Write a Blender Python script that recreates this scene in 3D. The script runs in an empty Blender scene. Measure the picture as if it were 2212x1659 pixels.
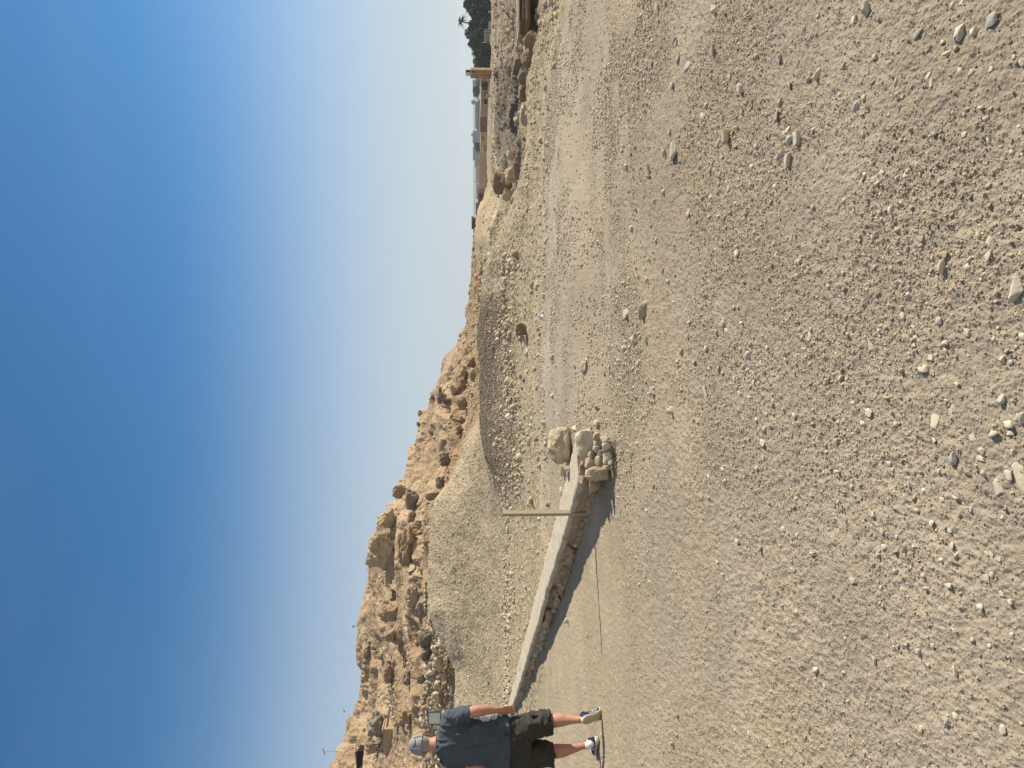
import bpy, bmesh, math, random
import numpy as np
from mathutils import Vector, Matrix, Quaternion
R = math.radians
sc = bpy.context.scene
C = sc.collection

# ------------------------------------------------------------------ camera, sky, sun
F = 1597.5                       # focal length in pixels of the 2212 px wide frame
PITCH = math.atan(84.0 / F)
CAM = Vector((0, 0, 1.2))
cd = bpy.data.cameras.new('camera'); cam = bpy.data.objects.new('camera', cd); C.objects.link(cam)
cd.sensor_width = 36.0; cd.lens = 36.0 * F / 2212.0
cd.clip_start = 0.05; cd.clip_end = 60000
fwd = Vector((0, math.cos(PITCH), -math.sin(PITCH))); upv = Vector((0, math.sin(PITCH), math.cos(PITCH)))
m = Matrix((-upv, Vector((1, 0, 0)), -fwd)).transposed()     # the phone was held on its side
cam.matrix_world = Matrix.Translation(CAM) @ m.to_4x4()
sc.camera = cam

SUN_EL, SUN_AZ = R(35), R(71)               # azimuth clockwise from +Y
sdir = Vector((math.sin(SUN_AZ) * math.cos(SUN_EL), math.cos(SUN_AZ) * math.cos(SUN_EL), math.sin(SUN_EL)))
w = bpy.data.worlds.new('World'); sc.world = w; w.use_nodes = True
nt = w.node_tree
sky = nt.nodes.new('ShaderNodeTexSky'); sky.sky_type = 'NISHITA'; sky.sun_disc = False
sky.sun_elevation = SUN_EL; sky.sun_rotation = SUN_AZ
sky.altitude = 100; sky.air_density = 1.0; sky.dust_density = 0.25; sky.ozone_density = 3.0
bg = nt.nodes['Background']; bg.inputs['Strength'].default_value = 0.070
tn = nt.nodes.new('ShaderNodeMix'); tn.data_type = 'RGBA'; tn.blend_type = 'MULTIPLY'; tn.inputs['Factor'].default_value = 1.0
tn.inputs['B'].default_value = (0.45, 0.88, 1.08, 1)
nt.links.new(sky.outputs[0], tn.inputs['A'])
# dusty air low over the horizon
stc = nt.nodes.new('ShaderNodeTexCoord'); sx = nt.nodes.new('ShaderNodeSeparateXYZ'); nt.links.new(stc.outputs['Generated'], sx.inputs[0])
mr = nt.nodes.new('ShaderNodeMapRange'); mr.interpolation_type = 'SMOOTHERSTEP'
mr.inputs['From Min'].default_value = -0.02; mr.inputs['From Max'].default_value = 0.42; mr.inputs['To Min'].default_value = 0.85; mr.inputs['To Max'].default_value = 0.0
nt.links.new(sx.outputs['Z'], mr.inputs['Value'])
hz = nt.nodes.new('ShaderNodeMix'); hz.data_type = 'RGBA'; nt.links.new(mr.outputs[0], hz.inputs['Factor'])
nt.links.new(tn.outputs['Result'], hz.inputs['A']); hz.inputs['B'].default_value = (6.2, 6.5, 6.9, 1)
# unseen brightening added to the sky behind the camera to fill camera-facing sides
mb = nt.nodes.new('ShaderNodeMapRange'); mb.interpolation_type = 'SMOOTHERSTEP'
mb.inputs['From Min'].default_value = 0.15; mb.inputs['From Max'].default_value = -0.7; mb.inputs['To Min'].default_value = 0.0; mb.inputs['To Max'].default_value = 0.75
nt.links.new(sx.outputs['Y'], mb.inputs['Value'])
# very faint high wisps
wm = nt.nodes.new('ShaderNodeMapping'); wm.inputs['Scale'].default_value = (1.2, 2.0, 5.0); wm.inputs['Rotation'].default_value = (0.3, 0.2, 0.5); nt.links.new(stc.outputs['Generated'], wm.inputs[0])
wn = nt.nodes.new('ShaderNodeTexNoise'); wn.inputs['Scale'].default_value = 1.6; wn.inputs['Detail'].default_value = 5; wn.inputs['Distortion'].default_value = 0.6; nt.links.new(wm.outputs[0], wn.inputs['Vector'])
wr = nt.nodes.new('ShaderNodeMapRange'); wr.inputs['From Min'].default_value = 0.48; wr.inputs['From Max'].default_value = 0.80; wr.inputs['To Max'].default_value = 0.035; nt.links.new(wn.outputs['Fac'], wr.inputs['Value'])
wx_ = nt.nodes.new('ShaderNodeMix'); wx_.data_type = 'RGBA'; nt.links.new(wr.outputs[0], wx_.inputs['Factor']); nt.links.new(hz.outputs['Result'], wx_.inputs['A']); wx_.inputs['B'].default_value = (5.4, 6.3, 7.3, 1)
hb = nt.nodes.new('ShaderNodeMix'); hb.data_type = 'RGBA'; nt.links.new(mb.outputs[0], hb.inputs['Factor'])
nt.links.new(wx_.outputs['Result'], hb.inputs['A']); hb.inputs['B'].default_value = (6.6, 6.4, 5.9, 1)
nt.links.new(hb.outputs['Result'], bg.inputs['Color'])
sl = bpy.data.lights.new('sun', 'SUN'); sl.energy = 5.0; sl.angle = R(0.53); sl.color = (1.0, 0.905, 0.745)
so = bpy.data.objects.new('sun', sl); C.objects.link(so); so.rotation_euler = sdir.to_track_quat('Z', 'Y').to_euler()
sc.view_settings.view_transform = 'Standard'; sc.view_settings.look = 'None'
sc.view_settings.exposure = 0.54; sc.view_settings.gamma = 1.0; sc.view_settings.use_curve_mapping = False
sc.cycles.max_bounces = 6; sc.cycles.diffuse_bounces = 3; sc.cycles.use_denoising = True

# ------------------------------------------------------------------ numpy noise
def _h(ix, iy, seed):
    n = (ix.astype(np.int64) * 374761393 + iy.astype(np.int64) * 668265263 + seed * 1274126177) & 0xFFFFFFFF
    n = ((n ^ (n >> 13)) * 1274126177) & 0xFFFFFFFF
    n = n ^ (n >> 16)
    return (n & 0xFFFFFF).astype(np.float64) / 16777215.0
def vn(x, y, seed=0):
    fx, fy = np.floor(x), np.floor(y); tx, ty = x - fx, y - fy
    ix, iy = fx.astype(np.int64), fy.astype(np.int64)
    tx = tx * tx * tx * (tx * (tx * 6 - 15) + 10); ty = ty * ty * ty * (ty * (ty * 6 - 15) + 10)
    a, b = _h(ix, iy, seed), _h(ix + 1, iy, seed); c, d = _h(ix, iy + 1, seed), _h(ix + 1, iy + 1, seed)
    return (a + (b - a) * tx) * (1 - ty) + (c + (d - c) * tx) * ty
def fbm(x, y, o=4, seed=0, g=0.5, l=2.03):
    s = np.zeros_like(x, dtype=float); a = 1.0; t = 0.0
    for i in range(o):
        s += a * (vn(x + 17.3 * i, y - 9.1 * i, seed + i) * 2 - 1); t += a; a *= g; x = x * l; y = y * l
    return s / t
def ridged(x, y, o=4, seed=0, g=0.5):
    s = np.zeros_like(x, dtype=float); a = 1.0; t = 0.0
    for i in range(o):
        s += a * (1 - np.abs(vn(x + 7.3 * i, y + 3.1 * i, seed + i) * 2 - 1)); t += a; a *= g; x = x * 2.1; y = y * 2.1
    return s / t
def sst(a, b, x):
    t = np.clip((x - a) / (b - a), 0, 1); return t * t * (3 - 2 * t)
def cells(x, y, seed=0):
    """rounded bumps with dark creases between: (F1 distance, cell value)"""
    fx, fy = np.floor(x), np.floor(y); best = np.full(x.shape, 9.0); sec = np.full(x.shape, 9.0); val = np.zeros(x.shape)
    for i in (-1, 0, 1):
        for j in (-1, 0, 1):
            cx, cy = (fx + i).astype(np.int64), (fy + j).astype(np.int64)
            px = cx + _h(cx, cy, seed); py = cy + _h(cx, cy, seed + 5)
            d = np.hypot(px - x, py - y); v = _h(cx, cy, seed + 9)
            nb = d < best
            sec = np.where(nb, best, np.minimum(sec, d)); val = np.where(nb, v, val); best = np.where(nb, d, best)
    return best, sec - best, val

# ------------------------------------------------------------------ terrain
def slope(Y):
    return -np.tan(PITCH + np.arctan((np.asarray(Y, float) - 1106.0) / F))
def zat(d, Y): return 1.2 + d * float(slope(Y))
# every profile: (picture column, then twelve nodes of (distance, picture row) or (distance, 'z', height))
def Z(d, z): return (d, 'z', z)
COLS = [
 (-700, Z(14,.02), Z(18,.1), Z(22,.25), Z(24,.4), Z(25,.7), (30,985), (30.7,982), (32.0,935), (60,925), (84,850), (105,760), (128,640)),
 (-150, Z(14,.02), Z(18,.1), Z(22,.25), Z(24,.4), Z(25,.7), (30,985), (30.7,982), (32.0,928), (60,922), (84,855), (105,775), (128,680)),
 (0,    Z(14,.02), Z(18,.1), (22,1092), (23,1086), (24.5,1070), (30,984), (30.7,981), (32.0,926), (60,921), (84,866), (105,800), (128,714)),
 (99,   Z(13,.02), Z(17,.1), (22,1092), (23,1086), (24.5,1070), (30,984), (30.7,981), (32.0,926), (60,921), (84,872), (105,820), (128,754)),
 (160,  Z(12,.02), Z(16,.1), (22,1092), (23,1086), (24.5,1070), (30,984), (30.7,981), (32.0,926), (60,921), (84,874), (105,828), (126,779)),
 (215,  Z(11,.02), Z(16,.1), (22,1092), (23,1086), (24.5,1066), (30,984), (30.7,981), (32.0,926), (60,921), (84,880), (105,835), (126,780)),
 (335,  Z(11,.02), Z(16,.1), (22,1092), (23,1084), (24.5,1060), (31,926), (32.0,926), (33.4,928), (60,922), (84,880), (105,835), (126,780)),
 (420,  Z(10,.02), Z(15,.12), (21.5,1093), (23,1080), (24.5,1056), (31,926), (33,930), (36,934), (60,924), (84,882), (104,842), (125,800)),
 (540,  Z(10,.02), Z(15,.16), (21,1092), (22.5,1078), (24.5,1052), (30.6,929), (33,936), (36,940), (60,930), (84,890), (104,856), (124,826)),
 (573,  Z(10,.03), Z(14.5,.2), (20.5,1086), (22,1074), (24.5,1050), (30.2,940), (33,948), (36,952), (60,945), (84,905), (104,872), (123,845)),
 (610,  Z(10,.03), Z(14.5,.22), (20,1071), (21.5,1066), (24,1050), (29.6,964), (32,972), (36,976), (60,966), (82,926), (102,890), (122,862)),
 (666,  Z(10,.03), Z(14.5,.25), (20,1047), (21.5,1050), (24,1044), (29,991), (31,998), (36,1000), (60,990), (80,955), (100,915), (120,881)),
 (710,  Z(10.5,.03), Z(15,.3), (20,1039), (21.5,1047), (24,1042), (28.5,1009), (30.5,1014), (36,1016), (58,1006), (78,972), (98,930), (118,893)),
 (745,  Z(11,.03), Z(15,.32), (20,1037), (21.5,1047), (24,1046), (28,1029), (30,1036), (36,1040), (56,1026), (76,984), (96,942), (116,905)),
 (790,  Z(11.5,.03), Z(15.5,.34), (20,1037), (21.5,1048), (24,1050), (28,1046), (31,1048), (38,1046), (56,1032), (74,996), (94,956), (114,922)),
 (860,  Z(12,.02), Z(15.5,.34), (20,1036), (21.5,1048), (24,1050), (28,1050), (31,1050), (38,1048), (54,1036), (70,1014), (90,984), (108,956)),
 (913,  Z(12,.02), Z(15.5,.34), (20,1031), (21.5,1044), (24,1050), (28,1050), (31,1050), (38,1048), (52,1038), (68,1024), (86,1003), (102,985)),
 (960,  Z(12,.02), Z(15.5,.34), (20,1037), (21.5,1048), (24,1052), (28,1052), (31,1052), (38,1050), (50,1040), (64,1030), (82,1016), (96,1003)),
 (1053, Z(12,.02), Z(15.5,.32), (19.5,1040), (21,1052), (24,1056), (28,1056), (31,1056), (38,1054), (46,1045), (60,1036), (74,1026), (88,1015)),
 (1090, Z(12,.02), Z(15,.3), (18.5,1047), (20.5,1062), (24,1062), (28,1060), (31,1060), (38,1056), (46,1046), (54,1036), (62,1027), (80,1019)),
 (1147, Z(12,.02), Z(14.5,.25), (17,1077), (19.5,1092), (23,1092), (27,1084), (31,1074), (36,1066), (42,1056), (50,1040), (58,1028), (80,1022)),
 (1196, Z(12,.02), Z(14,.2), (16.2,1099), (18.5,1130), (22,1118), (26,1100), (30,1086), (34,1078), (39,1070), (46,1050), (54,1035), (66,1032)),
 (1226, Z(12,.02), Z(14,.14), (15.8,1111), (18,1150), (21,1135), (25,1110), (29,1098), (33,1086), (38,1077), (44,1062), (50,1047), (56,1045)),
 (1256, Z(12,.01), Z(13.5,.1), (15.5,1118), (17.6,1160), (21,1145), (25,1125), (29,1106), (33,1092), (37,1080), (42,1070), (48,1057), (54,1054)),
 (1315, Z(12,.01), Z(13.5,.06), (15,1133), (17.4,1180), (21,1150), (25,1118), (29,1098), (35,1080), (44,1066), (60,1062), (85,1056), (110,1052)),
 (1400, Z(12,.01), Z(13.5,.05), (15.2,1136), (17.6,1172), (21,1132), (24,1112), (31,1090), (40,1070), (50,1066), (70,1063), (90,1058), (112,1053)),
 (1480, Z(12,.01), Z(13.5,.04), (15.4,1136), (17.8,1168), (20,1138), (23,1118), (31,1092), (40,1071), (50,1067), (70,1064), (90,1062), (112,1056)),
 (1535, Z(11,.01), Z(12.5,.04), (14.0,1150), (16.5,1166), (20,1134), (24,1112), (31,1092), (40,1073), (50,1067), (70,1065), (90,1063), (112,1062)),
 (1600, Z(10,.01), Z(11.2,.03), (12.5,1167), (14.6,1180), (19,1136), (24,1113), (31,1094), (40,1076), (50,1068), (70,1065), (90,1063), (112,1062)),
 (1655, Z(9,.01), Z(10,.02), (11.0,1192), (12.2,1200), (18,1140), (24,1113), (31,1094), (40,1076), (50,1068), (70,1065), (90,1063), (112,1062)),
 (1800, Z(7,.01), Z(8,.02), Z(9,.0), Z(12,-1.2), Z(17,-.7), (24,1113), (31,1094), (40,1076), (50,1068), (70,1065), (90,1063), (112,1062)),
 (2400, Z(6,.01), Z(7,.0), Z(8,-.05), Z(11,-1.2), Z(17,-.8), (24,1113), (31,1094), (40,1076), (50,1068), (70,1065), (90,1063), (112,1062)),
]
cA, ND, NZ = [], [], []
for c in COLS:
    ds, zs = [-30, 0.0, 6.0], [-0.5, -0.30, 0.0]
    for n in c[1:]:
        d = n[0]; ds.append(d); zs.append(n[2] if n[1] == 'z' else zat(d, n[1]))
    zl = zs[-1]
    ds += [ds[-1] + 30, 320, 1200, 30000]; zs += [zl - 5 if zl < 4 else zl - 2.0, -9.0, -22.0, -22.0]
    cA.append((c[0] - 829.5) / F); ND.append(ds); NZ.append(zs)
cA = np.array(cA); ND = np.array(ND, float); NZ = np.array(NZ, float); K = ND.shape[1]
WP = np.array([(-0.745, 6.45), (-1.55, 7.757), (-3.02, 10.14), (-4.45, 12.45), (-6.02, 15.0), (-7.54, 17.45), (-9.05, 19.9)])
# rounded course of the low wall
_t = np.linspace(0, 6, 61); WPs = np.stack([np.interp(_t, range(7), WP[:, 0]), np.interp(_t, range(7), WP[:, 1])], 1)
for _ in range(30): WPs[1:-1] = (WPs[:-2] + 2 * WPs[1:-1] + WPs[2:]) / 4
WPs = WPs[::4]
WS = np.concatenate([[0], np.cumsum(np.hypot(*np.diff(WPs, axis=0).T))]); WLEN = float(WS[-1])
def wall_uv(x, y):
    """distance along the low wall, distance behind its face"""
    bd = np.full(np.shape(x), 1e9); U = np.zeros(np.shape(x)); V = np.zeros(np.shape(x))
    n = len(WPs) - 1
    for i in range(n):
        p, q = WPs[i], WPs[i + 1]; d = q - p; L = np.hypot(*d); d = d / L
        rx, ry = x - p[0], y - p[1]; t = rx * d[0] + ry * d[1]; v = rx * d[1] - ry * d[0]
        tc = np.clip(t, 0 if i else -1e9, L if i < n - 1 else 1e9)
        dd = (t - tc) ** 2 + v * v; nb = dd < bd
        bd = np.where(nb, dd, bd); U = np.where(nb, WS[i] + t, U); V = np.where(nb, v, V)
    return U, V
def wall_pt(u, v=0.0, z=0.0):
    i = int(np.clip(np.searchsorted(WS, u) - 1, 0, len(WS) - 2)); d = (WPs[i + 1] - WPs[i]); d = d / np.hypot(*d)
    x, y = np.interp(u, WS, WPs[:, 0]), np.interp(u, WS, WPs[:, 1])
    if u < 0: x, y = WPs[0] + d * u
    return (x + d[1] * v, y - d[0] * v, z)

def terrain(x, y, fine=True):
    """height, zone (float node index), column px"""
    x = np.asarray(x, float); y = np.asarray(y, float)
    a = x / np.maximum(y, 1.5)
    wob = 0.010 * fbm(x * 0.25, y * 0.25, 3, 71) * sst(9, 14, y)
    aa = a + wob
    z = np.zeros_like(x); zone = np.zeros_like(x)
    d0 = np.interp(aa, cA, ND[:, 0]); z0 = np.interp(aa, cA, NZ[:, 0])
    for k in range(K - 1):
        d1 = np.interp(aa, cA, ND[:, k + 1]); z1 = np.interp(aa, cA, NZ[:, k + 1])
        t = np.clip((y - d0) / (d1 - d0), 0, 1); te = t * 0.6 + 0.4 * t * t * (3 - 2 * t)
        ins = (y >= d0) & (y < d1)
        z = np.where(ins, z0 + (z1 - z0) * te, z); zone = np.where(ins, k + t, zone)
        d0, z0 = d1, z1
    X = a * F + 829.5
    left = sst(1110, 1060, X)
    # gravel slopes, ground behind the wall
    bank = sst(2.6, 3.6, zone) * (1 - sst(13.5, 14.5, zone))
    # backfill behind the low wall
    u, v = wall_uv(x, y)
    bf = sst(0.02, 0.12, v) * sst(-0.5, 0.15, u) * sst(WLEN + 4, WLEN, u)
    fill = 0.21 + 0.02 * fbm(x * 1.2, y * 1.2, 3, 3)
    near = 1 - sst(2.0, 9.0, v)
    z = np.where(bf * near > 0, np.maximum(z, z + (fill - z) * bf * near), z)
    z = z + 0.05 * np.exp(-(v / 0.22) ** 2) * (v < 0.1) * sst(-0.3, 0.3, u) * sst(3.2, 1.6, u)
    # broad relief of the track: ruts and swells
    z = z + 0.030 * fbm(x * 0.35, y * 0.35 + 4, 3, 11) * sst(0.0, 3.0, y) * (1 - sst(2.9, 3.4, zone))
    z = z + 0.011 * fbm(x * 1.7, y * 1.7, 3, 12) * (1 - bank)
    z = z + bank * 0.15 * fbm(x * 0.62, y * 0.62, 5, 13, 0.6) * (0.4 + 0.6 * sst(20, 30, y))
    hill = sst(10.6, 11.6, zone) * (1 - sst(15.0, 15.8, zone)) * left
    rb = sst(9.3, 9.8, zone) * (1 - sst(10.6, 11.4, zone)) * sst(325, 285, X)          # stony band over the mound
    if fine:
        sc_ = 9.0
        g1 = ridged(x / 14 + 0.3, y / 14, 4, 21) - 0.6
        c1, e1, v1 = cells(x / 6.5 + 0.45 * fbm(x / 4, y / 4, 4, 91), y / 8.0 + 0.35 * fbm(x / 4 + 9, y / 4, 3, 92), 33)
        c2, e2, v2 = cells(x / 1.7 + 0.3 * fbm(x / 2, y / 2, 2, 93), y / 2.2, 44)
        sm = 0.40 + 0.60 * sst(0.36, 0.54, vn(x / 12, y / 16, 27) * .65 + vn(x / 4, y / 5, 28) * .35)
        hz = 3.0 * g1 + sm * (2.3 * (v1 - 0.5) * sst(0.0, 0.18, e1) + 0.45 * (v2 - 0.5) * sst(0, 0.3, e2) + 0.85 * fbm(x / 3, y / 3, 6, 23, 0.66))
        hz = hz - sm * (0.75 * np.exp(-(e1 / 0.055) ** 2) * sst(.3, .7, v1) + 0.30 * np.exp(-(e2 / 0.07) ** 2) * sst(.45, .6, v2)) - 1.6 * sst(.80, .90, vn(x / 2.6, y / 4.5, 29))
        # a few hard beds: steps with a lip
        zz = z + hz * 0.55
        st = 1.9; q = zz / st + 0.35 * fbm(x / 11, y / 11, 3, 25); fr = q - np.floor(q)
        step = (sst(0.25, 0.62, fr) - fr) * st
        edge = sst(15.0, 14.3, zone) * 0.75 + 0.25
        z = z + hill * edge * (0.25 + 0.75 * sst(960, 740, X)) * (hz * 0.54 + step * 0.85 * sst(0.35, 0.60, vn(x / 17, y / 17, 26)))
        z = z + rb * (0.22 * (cells(x / 0.5, y / 0.5, 51)[2] - 0.4) + 0.35 * fbm(x / 1.1, y / 1.1, 4, 52))
        c3, e3, v3 = cells(x * 2.3, y * 2.3, 61)
        rub = bank * (1 - hill)
        z = z + rub * (0.030 * (v3 - 0.5) * sst(0, .25, e3) + 0.020 * fbm(x * 6, y * 6, 3, 62))
        # valley side on the right: gullies and heaps
        vr = sst(1080, 1180, X) * sst(5.9, 6.6, zone) * (1 - 0.75 * sst(9.0, 10.5, zone)) * (1 - sst(13.8, 14.6, zone))
        z = z + vr * (0.42 * fbm(x / 3.4, y / 5.5, 5, 64, 0.6) + 0.30 * (ridged(x / 2.2, y / 2.2, 4, 65) - 0.6) + 0.20 * (cells(x / 1.3 + .3 * fbm(x, y, 2, 67), y / 1.7, 66)[2] - .5) * sst(.42, .6, vn(x / 4, y / 5, 68)))
        q2 = z / 0.34 + 0.6 * fbm(x / 3.0, y / 3.0, 3, 69); f2 = q2 - np.floor(q2)
        z = z + vr * 0.7 * (sst(0.3, 0.6, f2) - f2) * 0.34 * sst(.35, .55, vn(x / 3.5, y / 5, 70))
        # fine grain of the track
        nearw = 1 - sst(12, 20, y)
        c4, e4, v4 = cells(x * 34, y * 34, 81)
        patch = sst(0.42, 0.62, vn(x * 0.9, y * 0.9, 83) * 0.6 + vn(x * 3.1, y * 3.1, 84) * 0.4)
        z = z + nearw * (1 - bank) * (0.0066 * fbm(x * 22, y * 22, 3, 82, 0.65) + 0.0046 * fbm(x * 75, y * 75, 2, 85, 0.7) * (1 - sst(4, 7, y)) + (0.0016 + 0.0042 * patch) * (sst(0.5, 0.1, c4) * sst(0.2, 0.9, v4)))
    return z, zone, X

def gz(x, y): 
    return float(terrain(np.array([x]), np.array([y]))[0][0])
def ray(X, Y):
    tx, ty = (X - 829.5) / F, (Y - 1106.0) / F
    return (fwd + Vector((1, 0, 0)) * tx - upv * ty)
def hit(XY, ymin=1.4, ymax=260, fine=False, steps=1100):
    """first point of the ground under each picture position (upright px of the 1659 x 2212 frame)"""
    XY = np.asarray(XY, float); d = np.stack([np.array(ray(a, b)) for a, b in XY])
    d /= d[:, 1:2]
    n = len(XY); res = np.full(n, np.nan)
    ys = ymin * (ymax / ymin) ** np.linspace(0, 1, steps)
    done = np.zeros(n, bool); prev = np.full(n, ymin)
    for yv in ys:
        zz = terrain(d[:, 0] * yv, np.full(n, yv), fine)[0]
        below = (1.2 + d[:, 2] * yv < zz) & ~done
        res[below] = (yv + prev[below]) / 2; done |= below
        prev[:] = yv
    return np.stack([d[:, 0] * res, res, 1.2 + d[:, 2] * res], 1), done

# ------------------------------------------------------------------ materials
def mat(name, col, rough=0.9, var=0.25, scale=8.0, bump=0.3, bscale=40.0, dist=0.02, col2=None, attr=False, spec=0.2, metal=0.0, vor=0.0):
    M = bpy.data.materials.new(name); M.use_nodes = True; n = M.node_tree.nodes; l = M.node_tree.links
    b = n['Principled BSDF']; b.inputs['Roughness'].default_value = rough
    b.inputs['Specular IOR Level'].default_value = spec; b.inputs['Metallic'].default_value = metal
    tc = n.new('ShaderNodeTexCoord')
    geo = n.new('ShaderNodeNewGeometry')
    src = geo.outputs['Position'] if attr else tc.outputs['Object']
    no = n.new('ShaderNodeTexNoise'); no.inputs['Scale'].default_value = scale; no.inputs['Detail'].default_value = 8; no.inputs['Roughness'].default_value = 0.65
    l.new(src, no.inputs['Vector'])
    mx = n.new('ShaderNodeMix'); mx.data_type = 'RGBA'; mx.blend_type = 'MIX'
    c2 = col2 or tuple(c * 0.6 for c in col)
    rp = n.new('ShaderNodeMapRange'); rp.inputs['From Min'].default_value = 0.35; rp.inputs['From Max'].default_value = 0.68
    l.new(no.outputs['Fac'], rp.inputs['Value'])
    mul = n.new('ShaderNodeMath'); mul.operation = 'MULTIPLY'; mul.inputs[1].default_value = var if not col2 else 1.0
    l.new(rp.outputs[0], mul.inputs[0]); l.new(mul.outputs[0], mx.inputs['Factor'])
    mx.inputs['A'].default_value = (*col, 1); mx.inputs['B'].default_value = (*c2, 1)
    out = mx.outputs['Result']
    if attr:
        at = n.new('ShaderNodeAttribute'); at.attribute_name = 'Col'
        m2 = n.new('ShaderNodeMix'); m2.data_type = 'RGBA'; m2.blend_type = 'MULTIPLY'; m2.inputs['Factor'].default_value = 1
        l.new(at.outputs['Color'], m2.inputs['A']); l.new(out, m2.inputs['B']); out = m2.outputs['Result']
    l.new(out, b.inputs['Base Color'])
    if bump:
        bn = n.new('ShaderNodeTexNoise'); bn.inputs['Scale'].default_value = bscale; bn.inputs['Detail'].default_value = 6; bn.inputs['Roughness'].default_value = 0.7
        l.new(src, bn.inputs['Vector'])
        bp = n.new('ShaderNodeBump'); bp.inputs['Strength'].default_value = bump; bp.inputs['Distance'].default_value = dist
        l.new(bn.outputs['Fac'], bp.inputs['Height'])
        if vor:
            vo = n.new('ShaderNodeTexVoronoi'); vo.inputs['Scale'].default_value = vor; l.new(src, vo.inputs['Vector'])
            ad = n.new('ShaderNodeMath'); ad.operation = 'ADD'
            l.new(bn.outputs['Fac'], ad.inputs[0]); l.new(vo.outputs['Distance'], ad.inputs[1]); l.new(ad.outputs[0], bp.inputs['Height'])
        l.new(bp.outputs['Normal'], b.inputs['Normal'])
    return M
M = {}
M['track'] = mat('track_gravel', (1, 1, 1), 0.95, 0.28, 9.0, 0.6, 120, 0.006, attr=True, spec=0.1, vor=90)
M['mound'] = mat('mound_gravel', (1, 1, 1), 0.95, 0.45, 5.0, 0.9, 14, 0.05, attr=True, spec=0.1, vor=9)
M['hill'] = mat('hill_rock', (1.05, 1.03, 1.0), 0.95, 0.45, 0.55, 1.0, 2.6, 0.35, attr=True, spec=0.1, vor=1.3)
M['plain'] = mat('plain_soil', (1, 1, 1), 0.95, 0.3, 0.02, 0.0, attr=True, spec=0.1)
M['stone_pale'] = mat('stone_pale', (0.54, 0.475, 0.37), 0.9, 0.35, 14, 0.5, 60, 0.004)
M['stone_tan'] = mat('stone_tan', (0.42, 0.34, 0.245), 0.9, 0.4, 12, 0.5, 60, 0.004)
M['stone_grey'] = mat('stone_grey', (0.40, 0.375, 0.33), 0.9, 0.5, 12, 0.5, 60, 0.004, col2=(0.47, 0.43, 0.37))
M['stone_ochre'] = mat('stone_ochre', (0.42, 0.30, 0.15), 0.9, 0.5, 12, 0.5, 60, 0.004)
M['gravel'] = mat('gravel_chips', (1, 1, 1), 0.92, 0.3, 30, 0.0, attr=True, spec=0.1)

# ------------------------------------------------------------------ object helpers
def tag(o, label=None, cat=None, group=None, kind=None):
    if label: o['label'] = label
    if cat: o['category'] = cat
    if group: o['group'] = group
    if kind: o['kind'] = kind
    return o
def mesh_from(name, verts, faces, material=None, smooth=False, cols=None):
    me = bpy.data.meshes.new(name)
    verts = np.asarray(verts, np.float32)
    if isinstance(faces, np.ndarray):
        nf, k = faces.shape
        me.vertices.add(len(verts)); me.vertices.foreach_set('co', verts.ravel())
        me.loops.add(nf * k); me.loops.foreach_set('vertex_index', faces.astype(np.int32).ravel())
        me.polygons.add(nf); me.polygons.foreach_set('loop_start', np.arange(0, nf * k, k, dtype=np.int32))
        me.polygons.foreach_set('loop_total', np.full(nf, k, np.int32))
    else:
        me.from_pydata([tuple(map(float, v)) for v in verts], [], [tuple(f) for f in faces])
    me.update(calc_edges=True)
    if cols is not None:
        at = me.color_attributes.new('Col', 'FLOAT_COLOR', 'POINT')
        cc = np.ones((len(verts), 4), np.float32); cc[:, :3] = cols; at.data.foreach_set('color', cc.ravel())
    if smooth: me.polygons.foreach_set('use_smooth', np.ones(len(me.polygons), bool))
    if material: me.materials.append(material)
    return me
def link(name, me, parent=None, loc=None):
    o = bpy.data.objects.new(name, me); C.objects.link(o)
    if loc is not None: o.location = loc
    if parent: o.parent = parent
    return o
def empty(name, loc, rz=0):
    o = bpy.data.objects.new(name, None); C.objects.link(o); o.location = loc; o.rotation_euler = (0, 0, rz); o.empty_display_size = 0.2
    return o
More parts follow.
